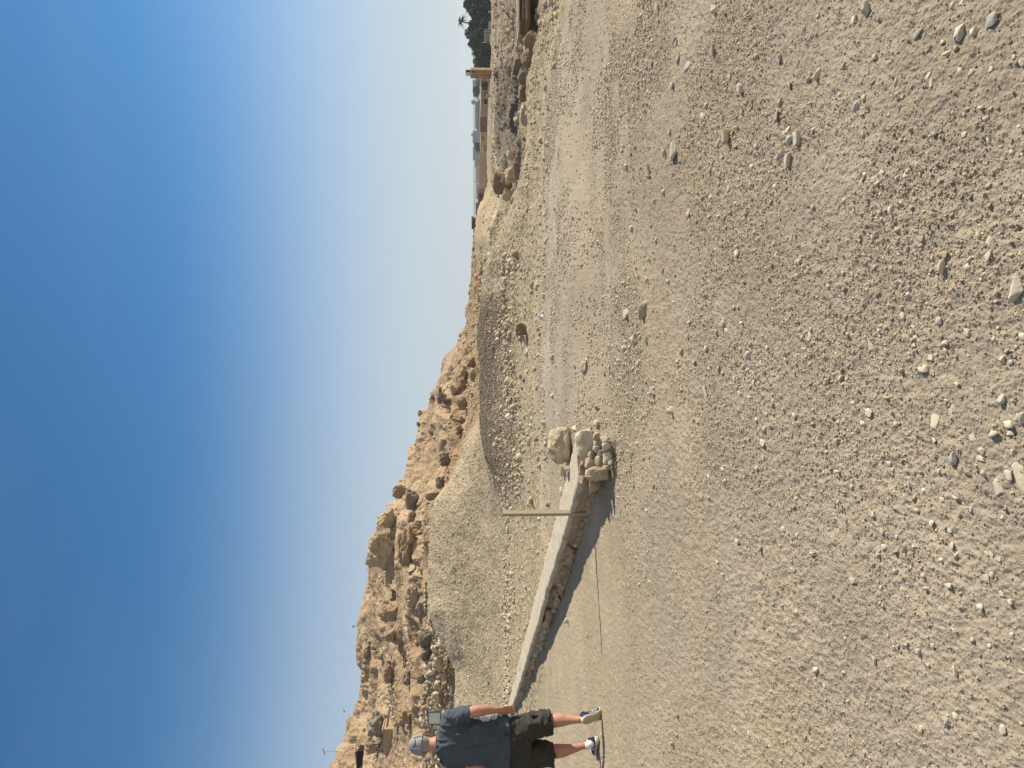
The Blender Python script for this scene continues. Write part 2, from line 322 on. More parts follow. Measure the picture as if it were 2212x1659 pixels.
class MB:
    def __init__(s): s.v = []; s.f = []
    def add(s, v, f):
        n = len(s.v); s.v += [tuple(p) for p in v]; s.f += [tuple(i + n for i in q) for q in f]; return s
    def box(s, c, d, rz=0, taper=1.0, jit=0, rnd=random):
        cx, cy, cz = c; hx, hy, hz = d[0] / 2, d[1] / 2, d[2] / 2
        co, si = math.cos(rz), math.sin(rz); P = []
        for dz in (-1, 1):
            k = taper if dz > 0 else 1
            for a, b in ((-1, -1), (1, -1), (1, 1), (-1, 1)):
                x, y = a * hx * k + rnd.uniform(-jit, jit), b * hy * k + rnd.uniform(-jit, jit)
                P.append((cx + x * co - y * si, cy + x * si + y * co, cz + dz * hz + rnd.uniform(-jit, jit)))
        return s.add(P, [(3, 2, 1, 0), (4, 5, 6, 7), (0, 1, 5, 4), (1, 2, 6, 5), (2, 3, 7, 6), (3, 0, 4, 7)])
    def tube(s, pts, r, n=8, cap=True):
        pts = [Vector(p) for p in pts]; rr = r if isinstance(r, (list, tuple)) else [r] * len(pts)
        P = []; ref = None
        for i, p in enumerate(pts):
            t = (pts[min(i + 1, len(pts) - 1)] - pts[max(i - 1, 0)]).normalized()
            if ref is None: ref = Vector((0, 0, 1)) if abs(t.z) < 0.9 else Vector((1, 0, 0))
            a = t.cross(ref).normalized(); b = t.cross(a).normalized()
            for k in range(n):
                an = 2 * math.pi * k / n; P.append(p + (a * math.cos(an) + b * math.sin(an)) * rr[i])
        Fc = []
        for i in range(len(pts) - 1):
            for k in range(n):
                Fc.append((i * n + k, i * n + (k + 1) % n, (i + 1) * n + (k + 1) % n, (i + 1) * n + k))
        if cap: Fc.append(tuple(range(n - 1, -1, -1))); Fc.append(tuple((len(pts) - 1) * n + k for k in range(n)))
        return s.add(P, Fc)
    def build(s, name, material, parent=None, smooth=False, loc=None, bevel=0):
        me = mesh_from(name, s.v, s.f, material, smooth)
        bm = bmesh.new(); bm.from_mesh(me); bmesh.ops.recalc_face_normals(bm, faces=bm.faces)
        if bevel: bmesh.ops.bevel(bm, geom=list(bm.edges), offset=bevel, segments=2, affect='EDGES', profile=0.6)
        bm.to_mesh(me); bm.free()
        return link(name, me, parent, loc)
def icos(sub):
    bm = bmesh.new(); bmesh.ops.create_icosphere(bm, subdivisions=sub, radius=1.0)
    v = np.array([p.co[:] for p in bm.verts]); f = np.array([[q.index for q in t.verts] for t in bm.faces]); bm.free(); return v, f
ICO = {k: icos(k) for k in (1, 2, 3, 4, 5)}
ICO[0] = (np.array([(1, 0, 0), (-1, 0, 0), (0, 1, 0), (0, -1, 0), (0, 0, 1), (0, 0, -1)], float), np.array([(0, 2, 4), (2, 1, 4), (1, 3, 4), (3, 0, 4), (2, 0, 5), (1, 2, 5), (3, 1, 5), (0, 3, 5)]))
def rock_verts(seed, sub=3, dims=(1, 1, 0.7), planes=10, rough=0.035, cut=0.42, layer=0.0, top=0.0):
    rg = np.random.RandomState(seed); v = ICO[sub][0]
    n = rg.normal(size=(planes, 3)); n[:, 2] = np.abs(n[:, 2]) * np.where(rg.rand(planes) < .72, 1, -1); n /= np.linalg.norm(n, axis=1)[:, None]
    d = rg.uniform(cut, 0.92, planes)
    if top: n[0] = (rg.uniform(-.1, .45), rg.uniform(-.45, .35), 1.0); n[0] /= np.linalg.norm(n[0]); d[0] = top; n[1] = (rg.uniform(.2, 1), rg.uniform(-.9, .3), .7); n[1] /= np.linalg.norm(n[1]); d[1] = .6
    dot = v @ n.T
    rr = np.where(dot > 0.05, d / np.maximum(dot, 0.05), 9.0)
    k = 130.0
    r = -np.log(np.exp(-k * np.minimum(rr, 3)).sum(1) + math.exp(-k * 1.05)) / k     # soft minimum: worn edges
    off = seed * 3.7
    nz = fbm(v[:, 0] * 2.2 + off, v[:, 1] * 2.2 + v[:, 2] * 1.9, 4, seed % 97, 0.6) + 0.5 * fbm(v[:, 0] * 7 + off, v[:, 2] * 7 - v[:, 1] * 6, 3, seed % 89)
    r = r * (1 + rough * 2.4 * nz)
    p = v * r[:, None]
    if layer:
        q = np.sin(p[:, 2] * 11 + 2 * nz + seed); p[:, :2] *= (1 + layer * q)[:, None]
    p = p / np.abs(p).max(0)                                   # fill the box it is given
    return p * np.array(dims)
def hull_rock(seed, sub, dims, pts, rough, layer=0.0):
    """broken stone: the hull of a few scattered points, edges worn, faces roughened"""
    rg = np.random.RandomState(seed); p = rg.normal(size=(pts, 3)); p /= np.linalg.norm(p, axis=1)[:, None]
    p = np.sign(p) * np.abs(p) ** 0.72; p *= rg.uniform(.82, 1.0, (pts, 1))
    bm = bmesh.new()
    for q in p: bm.verts.new(q)
    bmesh.ops.convex_hull(bm, input=bm.verts)
    for v in [v for v in bm.verts if not v.link_faces]: bm.verts.remove(v)
    bmesh.ops.dissolve_limit(bm, angle_limit=0.20, verts=bm.verts, edges=bm.edges)
    bmesh.ops.bevel(bm, geom=list(bm.edges), offset=0.05, segments=1 if sub < 4 else 2, affect='EDGES', profile=0.6, clamp_overlap=True)
    bmesh.ops.triangulate(bm, faces=bm.faces)
    if sub >= 3:
        lim = {3: .38, 4: .20, 5: .12}[min(sub, 5)]
        for _ in range(4):
            ed = [e for e in bm.edges if e.calc_length() > lim]
            if not ed: break
            bmesh.ops.subdivide_edges(bm, edges=ed, cuts=1); bmesh.ops.triangulate(bm, faces=[f for f in bm.faces if len(f.verts) > 3])
        bm.normal_update()
        co = np.array([v.co[:] for v in bm.verts]); no = np.array([v.normal[:] for v in bm.verts]); off = seed * 3.7
        nz = fbm(co[:, 0] * 2.2 + off, co[:, 1] * 2.2 + co[:, 2] * 1.9, 4, seed % 97, 0.6) + 0.6 * fbm(co[:, 0] * 6 + off, co[:, 2] * 6 - co[:, 1] * 5, 3, seed % 89)
        co = co + no * (nz * rough * 2.2)[:, None]
        if layer: co[:, :2] *= (1 + layer * 1.5 * np.sin(co[:, 2] * 12 + 2 * nz + seed))[:, None]
    else: co = np.array([v.co[:] for v in bm.verts])
    co = co - (co.max(0) + co.min(0)) / 2; co = co / np.abs(co).max(0) * np.array(dims)
    bm.verts.index_update(); f = np.array([[v.index for v in t.verts] for t in bm.faces]); bm.free()
    return co, f
def rock(name, seed, dims, material, loc, rot=(0, 0, 0), sub=3, parent=None, planes=12, rough=0.04, layer=0.0, cut=0.5, top=0.0):
    v, f = hull_rock(seed, sub, dims, planes + 2, rough, layer)
    o = link(name, mesh_from(name, v, f, material, False), parent, loc); o.rotation_euler = rot; return o

# ------------------------------------------------------------------ the ground in sheets that share their borders
def build_ground():
    inner = np.linspace(-0.60, 0.60, 900)
    outer = np.array([-2.6, -2.0, -1.5, -1.2, -1.0, -.9, -.82, -.76, -.71, -.67, -.64, -.62])
    A = np.concatenate([outer, inner, -outer[::-1]])
    rows = [-8, -5, -3, -1.5, -.5, 0.3, 0.8, 1.2]
    y = 1.4
    while y < 12.5: rows.append(y); y += max(y * y / (1.3 * 739.0) * 0.95, 0.0062)
    while y < 34: rows.append(y); y *= 1.0034
    while y < 135: rows.append(y); y *= 1.0036
    while y < 420: rows.append(y); y *= 1.02
    while y < 40000: rows.append(y); y *= 1.12
    Yr = np.array(rows); nr, nc = len(Yr), len(A)
    YY = np.repeat(Yr[:, None], nc, 1); XX = A[None, :] * (np.maximum(YY, -0.6) + 1.0) 
    XX = np.where(YY < 0.3, A[None, :] * (1.3 + (0.3 - YY) * 3), XX)
    z, zone, X = terrain(XX.ravel(), YY.ravel())
    x, yy = XX.ravel(), YY.ravel()
    # ---- colours of the soils
    col = np.zeros((len(x), 3))
    base = np.array([0.354, 0.295, 0.225]); warm = np.array([0.372, 0.300, 0.210]); grey = np.array([0.332, 0.279, 0.212])
    p1 = sst(0.40, 0.66, vn(x * 0.55, yy * 0.55, 5) * 0.6 + vn(x * 1.9, yy * 1.9, 6) * 0.4)[:, None]
    p2 = sst(0.45, 0.75, vn(x * 0.8 + 9, yy * 0.8, 7) * 0.6 + vn(x * 2.6, yy * 2.6, 8) * 0.4)[:, None]
    col[:] = base + (warm - base) * p1 * 0.8; col += (grey - col) * p2 * 0.95
    u, v = wall_uv(x, yy)
    lw = (sst(3.0, 0.5, np.abs(v + 1.2)) * sst(-1, 1, u))[:, None]; col += (np.array([0.40, 0.325, 0.225]) - col) * lw * 0.7
    rd = (sst(7.5, 10, yy) * sst(3.0, 2.4, zone) * sst(600, 760, X))[:, None]; col += (np.array([0.42, 0.36, 0.285]) - col) * rd * 0.8
    def put(mask, c, k=1.0):
        nonlocal col
        mm = (mask * k)[:, None]; col = col + (np.array(c) - col) * mm
    n1 = vn(x * 0.7, yy * 0.7, 31); n2 = vn(x * 2.3, yy * 2.3, 32)
    bankm = sst(2.7, 3.3, zone)
    put(bankm, (0.395, 0.325, 0.222))
    put(sst(7.2, 7.8, zone) * sst(9.2, 8.8, zone) * sst(760, 720, X), (0.44, 0.36, 0.25))       # mound
    greyB = sst(3.95, 4.6, zone + (n1 - .5) * .9 + (n2 - .5) * .5) * sst(6.2, 5.6, zone) * sst(590, 660, X) * sst(1040, 960, X)
    put(greyB, (0.215, 0.172, 0.130), 0.95)
    put(sst(4.6, 4.9, zone) * sst(6, 5.5, zone) * sst(960, 1040, X) * sst(1130, 1080, X), (0.40, 0.33, 0.235), 0.8)
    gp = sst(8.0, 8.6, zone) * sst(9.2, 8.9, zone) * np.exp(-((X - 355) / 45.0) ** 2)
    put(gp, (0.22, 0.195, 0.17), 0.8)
    put(sst(9.2, 9.7, zone) * sst(330, 300, X), (0.36, 0.29, 0.21))
    hillm = sst(10.3, 10.9, zone) * sst(1120, 1060, X)
    hp = sst(0.35, 0.65, vn(x / 9, yy / 9, 35) * .6 + vn(x / 2.5, yy / 2.5, 36) * .4)[:, None]
    hc = np.array([0.455, 0.345, 0.232]) * (1 - hp) + np.array([0.36, 0.262, 0.170]) * hp
    mm = hillm[:, None]; col = col + (hc - col) * mm
    put(hillm * sst(14.0, 14.7, zone) * sst(460, 380, X), (0.27, 0.215, 0.16), 0.7)
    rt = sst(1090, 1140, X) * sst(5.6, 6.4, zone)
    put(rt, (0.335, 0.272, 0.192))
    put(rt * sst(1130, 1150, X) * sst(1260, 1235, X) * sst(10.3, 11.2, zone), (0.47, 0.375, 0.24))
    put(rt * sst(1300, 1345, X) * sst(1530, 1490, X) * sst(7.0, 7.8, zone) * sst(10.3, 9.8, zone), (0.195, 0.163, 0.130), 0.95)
    put(rt * sst(10.2, 10.6, zone) * sst(11.3, 11.0, zone), (0.50, 0.43, 0.32), 0.8)
    put(rt * sst(1330, 1400, X) * sst(6.6, 7.0, zone) * sst(7.5, 7.2, zone), (0.47, 0.36, 0.22), 0.9)
    put(sst(14.6, 15.6, zone) * (1 - hillm), (0.30, 0.25, 0.17)); put(sst(16.2, 17, zone), (0.16, 0.17, 0.10))
    col *= (0.90 + 0.20 * n2[:, None])
    V = np.stack([x, yy, z], 1)
    idx = np.arange(nr * nc).reshape(nr, nc)
    Fq = np.stack([idx[:-1, :-1], idx[:-1, 1:], idx[1:, 1:], idx[1:, :-1]], -1).reshape(-1, 4)
    zf = zone[Fq].mean(1); Xf = X[Fq].mean(1)
    reg = np.zeros(len(Fq), int)                                   # 0 track
    reg[(zf > 3.2)] = 1                                            # bank in front
    reg[(zf > 6.6) & (Xf < 775)] = 2                               # mound
    reg[(zf > 9.0) & (Xf < 300)] = 1
    reg[(zf > 10.2)] = 3
    reg[(zf > 5.05) & (Xf > 1090)] = 4
    reg[(zf > 15.9)] = 5
    for r, (nm, mt) in enumerate((('ground', 'track'), ('gravel_bank', 'mound'), ('gravel_mound', 'mound'), ('hillside', 'hill'), ('valley', 'mound'), ('plain', 'plain'))):
        ff = Fq[reg == r]; used = np.unique(ff); remap = np.zeros(len(V), np.int64); remap[used] = np.arange(len(used))
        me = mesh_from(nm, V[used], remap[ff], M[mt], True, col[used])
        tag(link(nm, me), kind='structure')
build_ground()

# ------------------------------------------------------------------ low wall with its broken end
M['plaster'] = mat('wall_plaster', (0.54, 0.475, 0.365), 0.9, 0.5, 9, 0.9, 38, 0.014)
M['wallface'] = mat('wall_face', (0.44, 0.325, 0.22), 0.95, 0.5, 6, 1.0, 30, 0.02)
def build_low_wall():
    root = empty('low_wall', wall_pt(0.6))
    tag(root, 'long low rubble wall with pale plastered top, broken near the boulder', 'wall')
    inv = Vector(root.location)
    us = np.arange(0.22, WLEN, 0.022)
    # profile: (behind-face distance, height, looseness)
    face = [(-0.03, -0.10), (-0.035, -0.03)] + [(0.0, h) for h in np.linspace(0.0, 0.20, 22)] + [(0.008, 0.222)]
    P = []; nu = len(us); npf = len(face)
    for i, (v0, h) in enumerate(face):
        vv = np.full(nu, v0); hh = np.full(nu, h)
        lower = sst(0.17, 0.07, hh)
        wx = 0.5 * fbm(us * 5, hh * 20, 2, 209)
        c, e, val = cells(us * 5.5 + 3 + wx, hh * 13 + wx, 201)
        c2, e2, v2 = cells(us * 17, hh * 26, 202)
        hole = sst(0.50, 0.72, vn(us * 1.6, hh * 6 + 5, 203))
        push = -(0.075 * val * sst(0.0, 0.16, e) + 0.03 * v2 * sst(0, .2, e2)) * lower + 0.075 * hole * sst(0.20, 0.13, hh) + 0.045 * lower
        push = push + 0.008 * fbm(us * 5, hh * 20, 3, 204) * (1 - lower)
        vv = vv + push
        hh = hh + 0.012 * fbm(us * 2.2, np.full(nu, 1.0), 3, 205)
        P.append(np.stack([vv, hh], 1))
    def world(u, vh):
        x = np.interp(u, WS, WPs[:, 0]); y = np.interp(u, WS, WPs[:, 1])
        dx = np.gradient(x, u); dy = np.gradient(y, u); L = np.hypot(dx, dy); dx /= L; dy /= L
        return np.stack([x + dy * vh[:, 0], y - dx * vh[:, 0], vh[:, 1]], 1)
    V = np.concatenate([world(us, p) for p in P]) - np.array(inv)
    idx = np.arange(npf * nu).reshape(npf, nu)
    Fq = np.stack([idx[:-1, :-1], idx[:-1, 1:], idx[1:, 1:], idx[1:, :-1]], -1).reshape(-1, 4)
    link('rubble_face', mesh_from('rubble_face', V, Fq, M['wallface'], True), root)
    # plastered top: a thick skin with a wavy worn lip
    vs = [-0.004, -0.012, -0.010, 0.004] + list(np.linspace(0.03, 0.40, 12)) + [0.42, 0.425]
    hs = [0.185, 0.200, 0.226, 0.238] + [0.242] * 12 + [0.225, 0.12]
    P = []
    lip = 0.030 * fbm(us * 3.0, us * 0 + 3, 4, 211) + 0.013 * fbm(us * 14, us * 0, 3, 212)
    sag = 0.012 * fbm(us * 2.2, np.full(nu, 1.0), 3, 205)
    for v0, h0 in zip(vs, hs):
        vv = np.full(nu, v0) + lip * (1 - sst(0.0, 0.2, v0 + 0 * us)) + 0.03 * fbm(us * 0.9, us * 0 + 7, 3, 213) * (v0 > 0.35)
        hh = np.full(nu, h0) + sag + 0.006 * fbm(us * 16, np.full(nu, v0 * 22), 3, 219) + 0.009 * fbm(us * 4, np.full(nu, v0 * 6), 4, 214) + (0.012 * fbm(us * 9, us * 0 + 2, 3, 215) if h0 < 0.21 else 0)
        crack = np.exp(-((us + 0.9 * v0 + 0.03 * fbm(us * 0 + v0 * 12, us * 0, 2, 216) - 0.62) / 0.008) ** 2)
        hh = hh - 0.03 * crack * (h0 > 0.2)
        P.append(np.stack([vv, hh], 1))
    V = np.concatenate([world(us, p) for p in P]) - np.array(inv); npf = len(vs)
    idx = np.arange(npf * nu).reshape(npf, nu)
    Fq = np.stack([idx[:-1, :-1], idx[:-1, 1:], idx[1:, 1:], idx[1:, :-1]], -1).reshape(-1, 4)
    n0 = len(V); fc = [tuple(q) for q in Fq] + [tuple(idx[::-1, 0]), tuple(idx[:, -1])]
    link('plaster_top', mesh_from('plaster_top', V, fc, M['plaster'], True), root)
    # stones of the tumbled end, seen one by one
    S = [(1118, 425, 190, 330, 'plaster', 6.52, 'smooth'), (1242, 462, 80, 75, 'stone_pale', 6.34, 0), (1335, 372, 95, 90, 'stone_grey', 6.27, 0),
         (1348, 440, 90, 90, 'stone_grey', 6.22, 0), (1168, 612, 110, 105, 'stone_tan', 6.40, 0), (1275, 592, 95, 115, 'stone_tan', 6.30, 0),
         (1362, 560, 95, 130, 'stone_pale', 6.22, 0), (1182, 532, 70, 75, 'stone_tan', 6.40, 0), (1290, 512, 75, 75, 'stone_tan', 6.30, 0),
         (1238, 722, 240, 185, 'stone_tan', 6.36, 'plate'), (1225, 845, 120, 160, 'wallface', 6.52, 0), (1100, 690, 110, 110, 'wallface', 6.50, 0),
         (1255, 400, 90, 110, 'stone_tan', 6.36, 0), (1100, 800, 110, 130, 'wallface', 6.60, 0), (1365, 660, 70, 60, 'stone_tan', 6.24, 0),
         (1240, 330, 70, 90, 'stone_tan', 6.32, 0), (1180, 915, 70, 110, 'wallface', 6.60, 0), (1300, 470, 200, 330, 'stone_tan', 6.56, 0), (1395, 610, 50, 60, 'stone_pale', 6.18, 0), (1200,560,240,420,'wallface',6.66,0)]
    for i, (zx, zy, hh, ww, mt, dep, kind) in enumerate(S):
        Y, X = 1042.4 + zx * .1984, 781.2 - zy * .1984
        r = ray(X, Y); p = CAM + r * (dep / r.y) - inv; k = .1984 * dep / F / 2
        dims = (ww * k * 1.12, (hh + ww) * 0.42 * k, hh * k * 1.12)
        rock('end_stone', 300 + i, dims, M[mt], p, (random.uniform(-.2, .2), random.uniform(-.15, .15), random.uniform(-.2, .2)), sub=4 if hh > 150 else 3,
             parent=root, planes=26 if kind == 'smooth' else 13, rough=0.035 if kind else 0.03, cut=0.5 if kind else 0.42)
    rg = random.Random(12); u = 0.75
    while u < 15.5:
        s_ = rg.uniform(0.05, 0.095) * (1 + .02 * u); zc = rg.uniform(0.015, 0.125)
        if not (2.6 < u < 3.3): 
            x, y, _ = wall_pt(u, rg.uniform(-0.004, 0.02), 0)
            rock('face_stone', 500 + int(u * 50), (s_ * rg.uniform(.8, 1.3), .055, s_ * rg.uniform(.45, .75)), M[rg.choice(('wallface', 'stone_tan', 'wallface', 'stone_grey'))], Vector((x, y, zc)) - inv, (rg.uniform(-.3, .3), rg.uniform(-.5, .5), math.radians(-58) + math.pi / 2 + math.radians(90)), sub=2, parent=root, planes=13, rough=0.03)
        u += rg.uniform(0.06, 0.22) * (1 + .03 * u)
random.seed(4)
build_low_wall()

# ------------------------------------------------------------------ metal post let into the wall
M['post'] = mat('post_paint', (0.36, 0.31, 0.21), 0.5, 0.3, 9, 0.15, 80, 0.002, spec=0.4)
M['wire'] = mat('wire', (0.25, 0.2, 0.14), 0.6, 0.2, 20, 0)
def build_post():
    u = 1.01; x, y, _ = wall_pt(u, -0.012)
    root = empty('metal_post', (x, y, 0)); tag(root, 'beige angle-iron post standing upright against the low wall', 'post')
    m = MB(); w_, t = 0.046, 0.005
    for sx in (1, -1):
        a = Vector((0, 0)); d = Vector((0.62 * sx, 0.78)).normalized() ; n = Vector((-d.y, d.x)) * (t / 2)
        z0 = 0.02 if sx < 0 else 0.015
        q = [a - n, a + d * w_ - n, a + d * w_ + n, a + n]
        P = [(p.x, p.y, z0) for p in q] + [(p.x, p.y, 0.905) for p in q]
        m.add(P, [(3, 2, 1, 0), (4, 5, 6, 7), (0, 1, 5, 4), (1, 2, 6, 5), (2, 3, 7, 6), (3, 0, 4, 7)])
    m.build('angle_iron', M['post'], root)
    lw = MB(); lw.tube([(-0.02, 0, 0.87), (-0.045, -0.01, 0.865), (-0.055, -0.01, 0.84), (-0.045, -0.01, 0.815), (-0.02, 0, 0.81)], 0.0022, 6); lw.build('wire_loop', M['wire'], root)
build_post()

# ------------------------------------------------------------------ stones read off the photograph
SN = []                                                 # (X, Y, w, h, tone, flat) in upright px of the 1659 x 2212 frame
def rd(ox, oy, f, lst):
    for e in lst:
        zx, zy, a, b = e[:4]; tone = e[4] if len(e) > 4 else 'pale'; flat = len(e) > 5 or tone == 'flat'
        if tone == 'flat': tone = 'pale'
        u4, v4 = ox + zx / f, oy + zy / f
        SN.append((1659 - v4 / 1.8228, u4 / 1.8228, b / f / 1.8228, a / f / 1.8228, tone, flat))
fl = 'flat'; oc = 'ochre'; gr = 'grey'; ta = 'tan'
rd(3000, 0, 2.0736, [(835,75,80,130,gr),(750,160,60,70),(340,230,50,70,ta),(440,600,80,130),(1250,275,100,60),(1600,265,95,150),(1720,265,65,80),(1850,160,130,120,gr),(1865,570,60,60),(1700,595,60,70),(2120,510,70,70),(1350,610,60,50,fl),(1370,680,40,80,fl),(760,870,60,80,gr),(825,800,60,60),(120,940,70,100,ta),(285,1130,80,140),(210,1310,70,130),(130,1270,80,90),(180,1060,70,90,fl),(210,1140,70,70),(1170,1410,65,90,fl),(970,1390,40,80,fl),(1095,670,40,60),(225,700,40,60,ta),(1100,800,45,45),(1645,1100,50,50),(915,465,50,50),(1850,1150,30,60),(1590,575,70,50,fl),(1620,20,50,40),(1230,100,40,45,ta),(600,175,20,50,ta),(140,480,35,90,gr),(150,830,40,100,ta),(1370,395,35,60,ta),(1515,495,40,60,ta),(1465,340,50,45),(450,130,40,35),(600,1395,35,45,ta),(1080,1440,45,35),(960,1585,40,35),(1215,1210,40,60,ta),(1065,1140,25,40,ta),(905,1240,25,30),(1365,1155,35,30),(2050,465,40,40)])
rd(3000, 800, 2.0736, [(1290,290,70,70,ta),(1480,420,60,60,oc),(1460,510,70,110),(1765,260,50,65),(1835,310,60,90,fl),(1840,430,80,80),(2060,700,150,220),(1900,805,50,30),(1370,550,45,35),(190,305,40,35,oc),(245,285,45,70),(110,425,35,35),(300,470,40,35),(595,225,30,35),(660,575,35,45),(450,645,30,35),(820,790,40,45),(545,840,35,50,ta),(1190,755,55,90),(1050,765,40,60,fl),(1450,745,35,45),(1140,920,50,80),(1235,985,50,80,fl),(1440,965,65,75),(1665,1060,75,85),(945,1045,40,45),(880,1160,50,90,fl),(370,1085,55,75,fl),(320,1160,60,80,fl),(1230,1160,50,40),(1375,1265,60,60),(1300,1350,90,75),(1475,1145,55,60,fl),(1985,1210,70,40,ta),(1955,1280,60,85),(2020,1300,50,50,gr),(2115,1090,80,75),(265,1380,40,45,oc),(340,1285,35,60),(610,1240,35,50),(630,1430,60,50),(1690,1530,60,40,fl),(1940,1600,70,100,gr),(1885,1105,40,40),(1920,1020,40,35),(950,75,40,45),(1045,60,40,80),(735,365,25,35),(940,270,30,35),(1000,530,35,30,ta),(1720,710,35,50,ta),(915,630,25,25),(765,1000,30,30),(1110,1035,35,35,ta),(1580,1475,40,30),(440,1630,25,30),(2065,1025,30,40),(1435,600,30,35),(1245,825,40,25)])
rd(3000, 1600, 2.1434, [(880,60,80,90,fl),(835,145,70,50),(265,80,50,50),(1330,105,55,60,ta),(1440,130,80,140,fl),(1600,60,80,150,fl),(2065,150,90,80),(2180,100,90,100),(1935,230,95,60),(2080,220,80,55),(2120,385,55,75),(1845,380,60,70),(1830,440,80,50),(1600,440,90,140,gr),(1765,265,60,90,fl),(1060,480,60,55),(1440,285,50,45),(1490,545,35,50),(1970,670,100,170,fl),(2170,600,110,280,fl),(2065,580,70,100,fl),(625,295,30,60),(1240,660,40,70),(930,915,60,50),(1005,1055,55,50,ta),(1625,770,60,45),(1665,915,40,60,ta),(1580,1045,50,45),(880,1025,50,60,fl),(1130,1100,40,45),(1200,1200,45,80,ta),(1015,1190,50,60,fl),(975,1210,35,80,fl),(1600,1180,55,70),(1630,1255,60,80),(1885,1250,95,75,fl),(1995,1300,50,50,gr),(1425,990,50,60),(680,1165,50,50,ta),(410,1245,50,40),(1120,1395,50,55),(295,1095,30,50),(645,1005,30,30),(1935,1420,60,70),(1880,1450,50,80,fl),(750,1470,50,60,fl),(1510,790,45,60,fl),(1800,90,50,70,fl),(685,110,40,45),(880,470,35,30),(980,780,35,35),(1025,850,25,50,ta),(170,665,30,35,ta),(1450,795,30,35),(1950,100,30,40),(2090,630,35,40,ta),(2135,965,35,40,ta),(2025,940,30,45),(1760,870,40,60,gr)])
rd(3000, 2300, 2.1434, [(1005,35,45,60),(1180,35,35,40),(1560,10,70,50,gr),(990,165,35,45),(1125,185,35,45),(1835,195,70,75),(2090,150,55,55),(1980,305,60,55,fl),(2020,75,70,60,fl),(1605,395,65,55,fl),(1770,470,40,50),(290,235,30,45),(790,520,35,55),(1145,525,30,45),(1310,570,50,55,gr),(1430,515,50,60),(1620,730,55,100),(705,465,35,60),(945,645,40,70),(1915,520,45,50),(525,860,35,45),(1005,870,30,35),(1395,865,25,45),(920,975,40,60),(1625,1110,60,80),(1560,1165,65,110,gr),(1340,1215,50,60),(1905,1115,40,55,fl),(2015,1225,60,90,fl),(1530,1260,40,45),(970,1475,35,50,ta),(350,1070,20,30),(330,1185,25,40),(2180,750,50,50,fl),(1245,1430,30,30),(1800,695,35,35),(2195,1320,30,50),(1770,115,30,40,ta),(900,320,30,40),(1465,410,35,35),(1265,100,30,30),(2105,430,45,50),(2075,610,30,35),(440,1220,25,30)])
rd(2200, 0, 2.0733, [(805,75,40,90),(865,45,20,80,ta),(1270,75,45,100),(1255,430,55,100,gr),(1475,725,55,120,gr),(1035,550,80,70,gr),(975,480,30,70,gr),(1390,635,40,60),(1200,855,40,50),(1160,950,60,70,fl),(1370,1110,60,140,ta),(1410,1085,40,40),(1305,1160,40,45),(930,1240,45,150),(1335,960,30,60),(720,1410,45,140,ta),(550,1365,30,60),(1230,1385,40,40,ta),(1480,1405,50,60,ta),(1575,1365,30,70),(900,1080,25,60),(1495,915,25,60),(140,865,25,40,ta),(1805,490,40,90,gr),(1020,1035,25,50,gr),(945,325,35,60,gr),(925,700,30,60,gr),(1020,160,25,40),(1350,185,25,35,ta),(1710,305,30,40),(855,1245,30,50),(855,1565,25,50),(780,1640,30,50),(1145,1360,25,50),(1430,1195,40,35,ta),(450,150,15,50,ta),(1380,1540,40,60),(1340,1500,30,50)])
rd(2200, 800, 2.0733, [(1225,20,60,50,ta),(1055,80,50,50),(690,870,60,170,ta),(550,910,50,100,gr),(615,1110,50,130),(710,1110,30,60),(530,1195,40,70),(195,1340,45,100),(408,1370,12,100),(1445,415,45,70),(1435,365,35,40),(1000,1215,35,70,ta),(765,1530,55,80),(1180,1540,60,120,fl),(1545,1240,40,80,gr),(1430,1430,45,60),(1635,1305,40,50,fl),(1100,1290,50,40,ta),(1300,1350,30,50,ta),(720,620,35,35),(735,465,35,35),(1190,1190,45,50,gr),(1700,1185,35,50),(1595,1470,30,60),(965,1305,30,50),(795,300,25,60,ta),(1085,490,30,35),(595,205,25,60),(1330,990,50,60,gr),(1360,1040,50,40),(1285,1050,30,50),(1285,490,30,45),(850,555,30,45,oc),(890,640,30,40),(1110,985,35,60),(1045,1085,35,45,ta),(1500,1335,40,50,gr),(1550,1295,40,40,gr),(1480,1195,30,50,gr),(75,630,20,40),(690,585,30,30),(905,270,30,35),(1025,115,20,40),(1365,1045,35,35)])
rd(2200, 1600, 2.37, [(1045,35,80,80),(1895,345,80,75),(1525,590,40,40),(360,160,50,60),(1655,1260,60,50),(1440,890,35,35),(1840,580,35,45),(1345,230,30,90,fl),(1615,560,30,60),(1550,710,20,80),(1280,1455,30,50),(2090,1145,50,50),(1935,75,40,45),(345,20,35,50,ta),(1655,50,15,100,fl),(830,125,35,35),(1270,50,25,50,ta),(1285,1025,20,40),(1300,1250,20,30),(1705,970,20,40),(705,1330,15,35),(1480,830,30,20),(1900,480,30,60,fl),(1815,650,30,60,fl)])
rd(2200, 2300, 2.291, [(790,170,35,40),(1580,805,30,35),(1605,770,25,30),(1025,1445,35,50,ta),(1710,1350,35,45),(1690,1580,30,40),(1190,575,20,40),(820,1380,25,40),(72,330,55,60),(595,380,20,50,fl),(725,1265,20,30),(875,1270,22,35,ta),(1050,1560,22,40),(1365,970,20,30),(1565,205,20,25),(1210,1150,25,35,ta),(1320,1360,22,35)])
NEARN = len(SN)
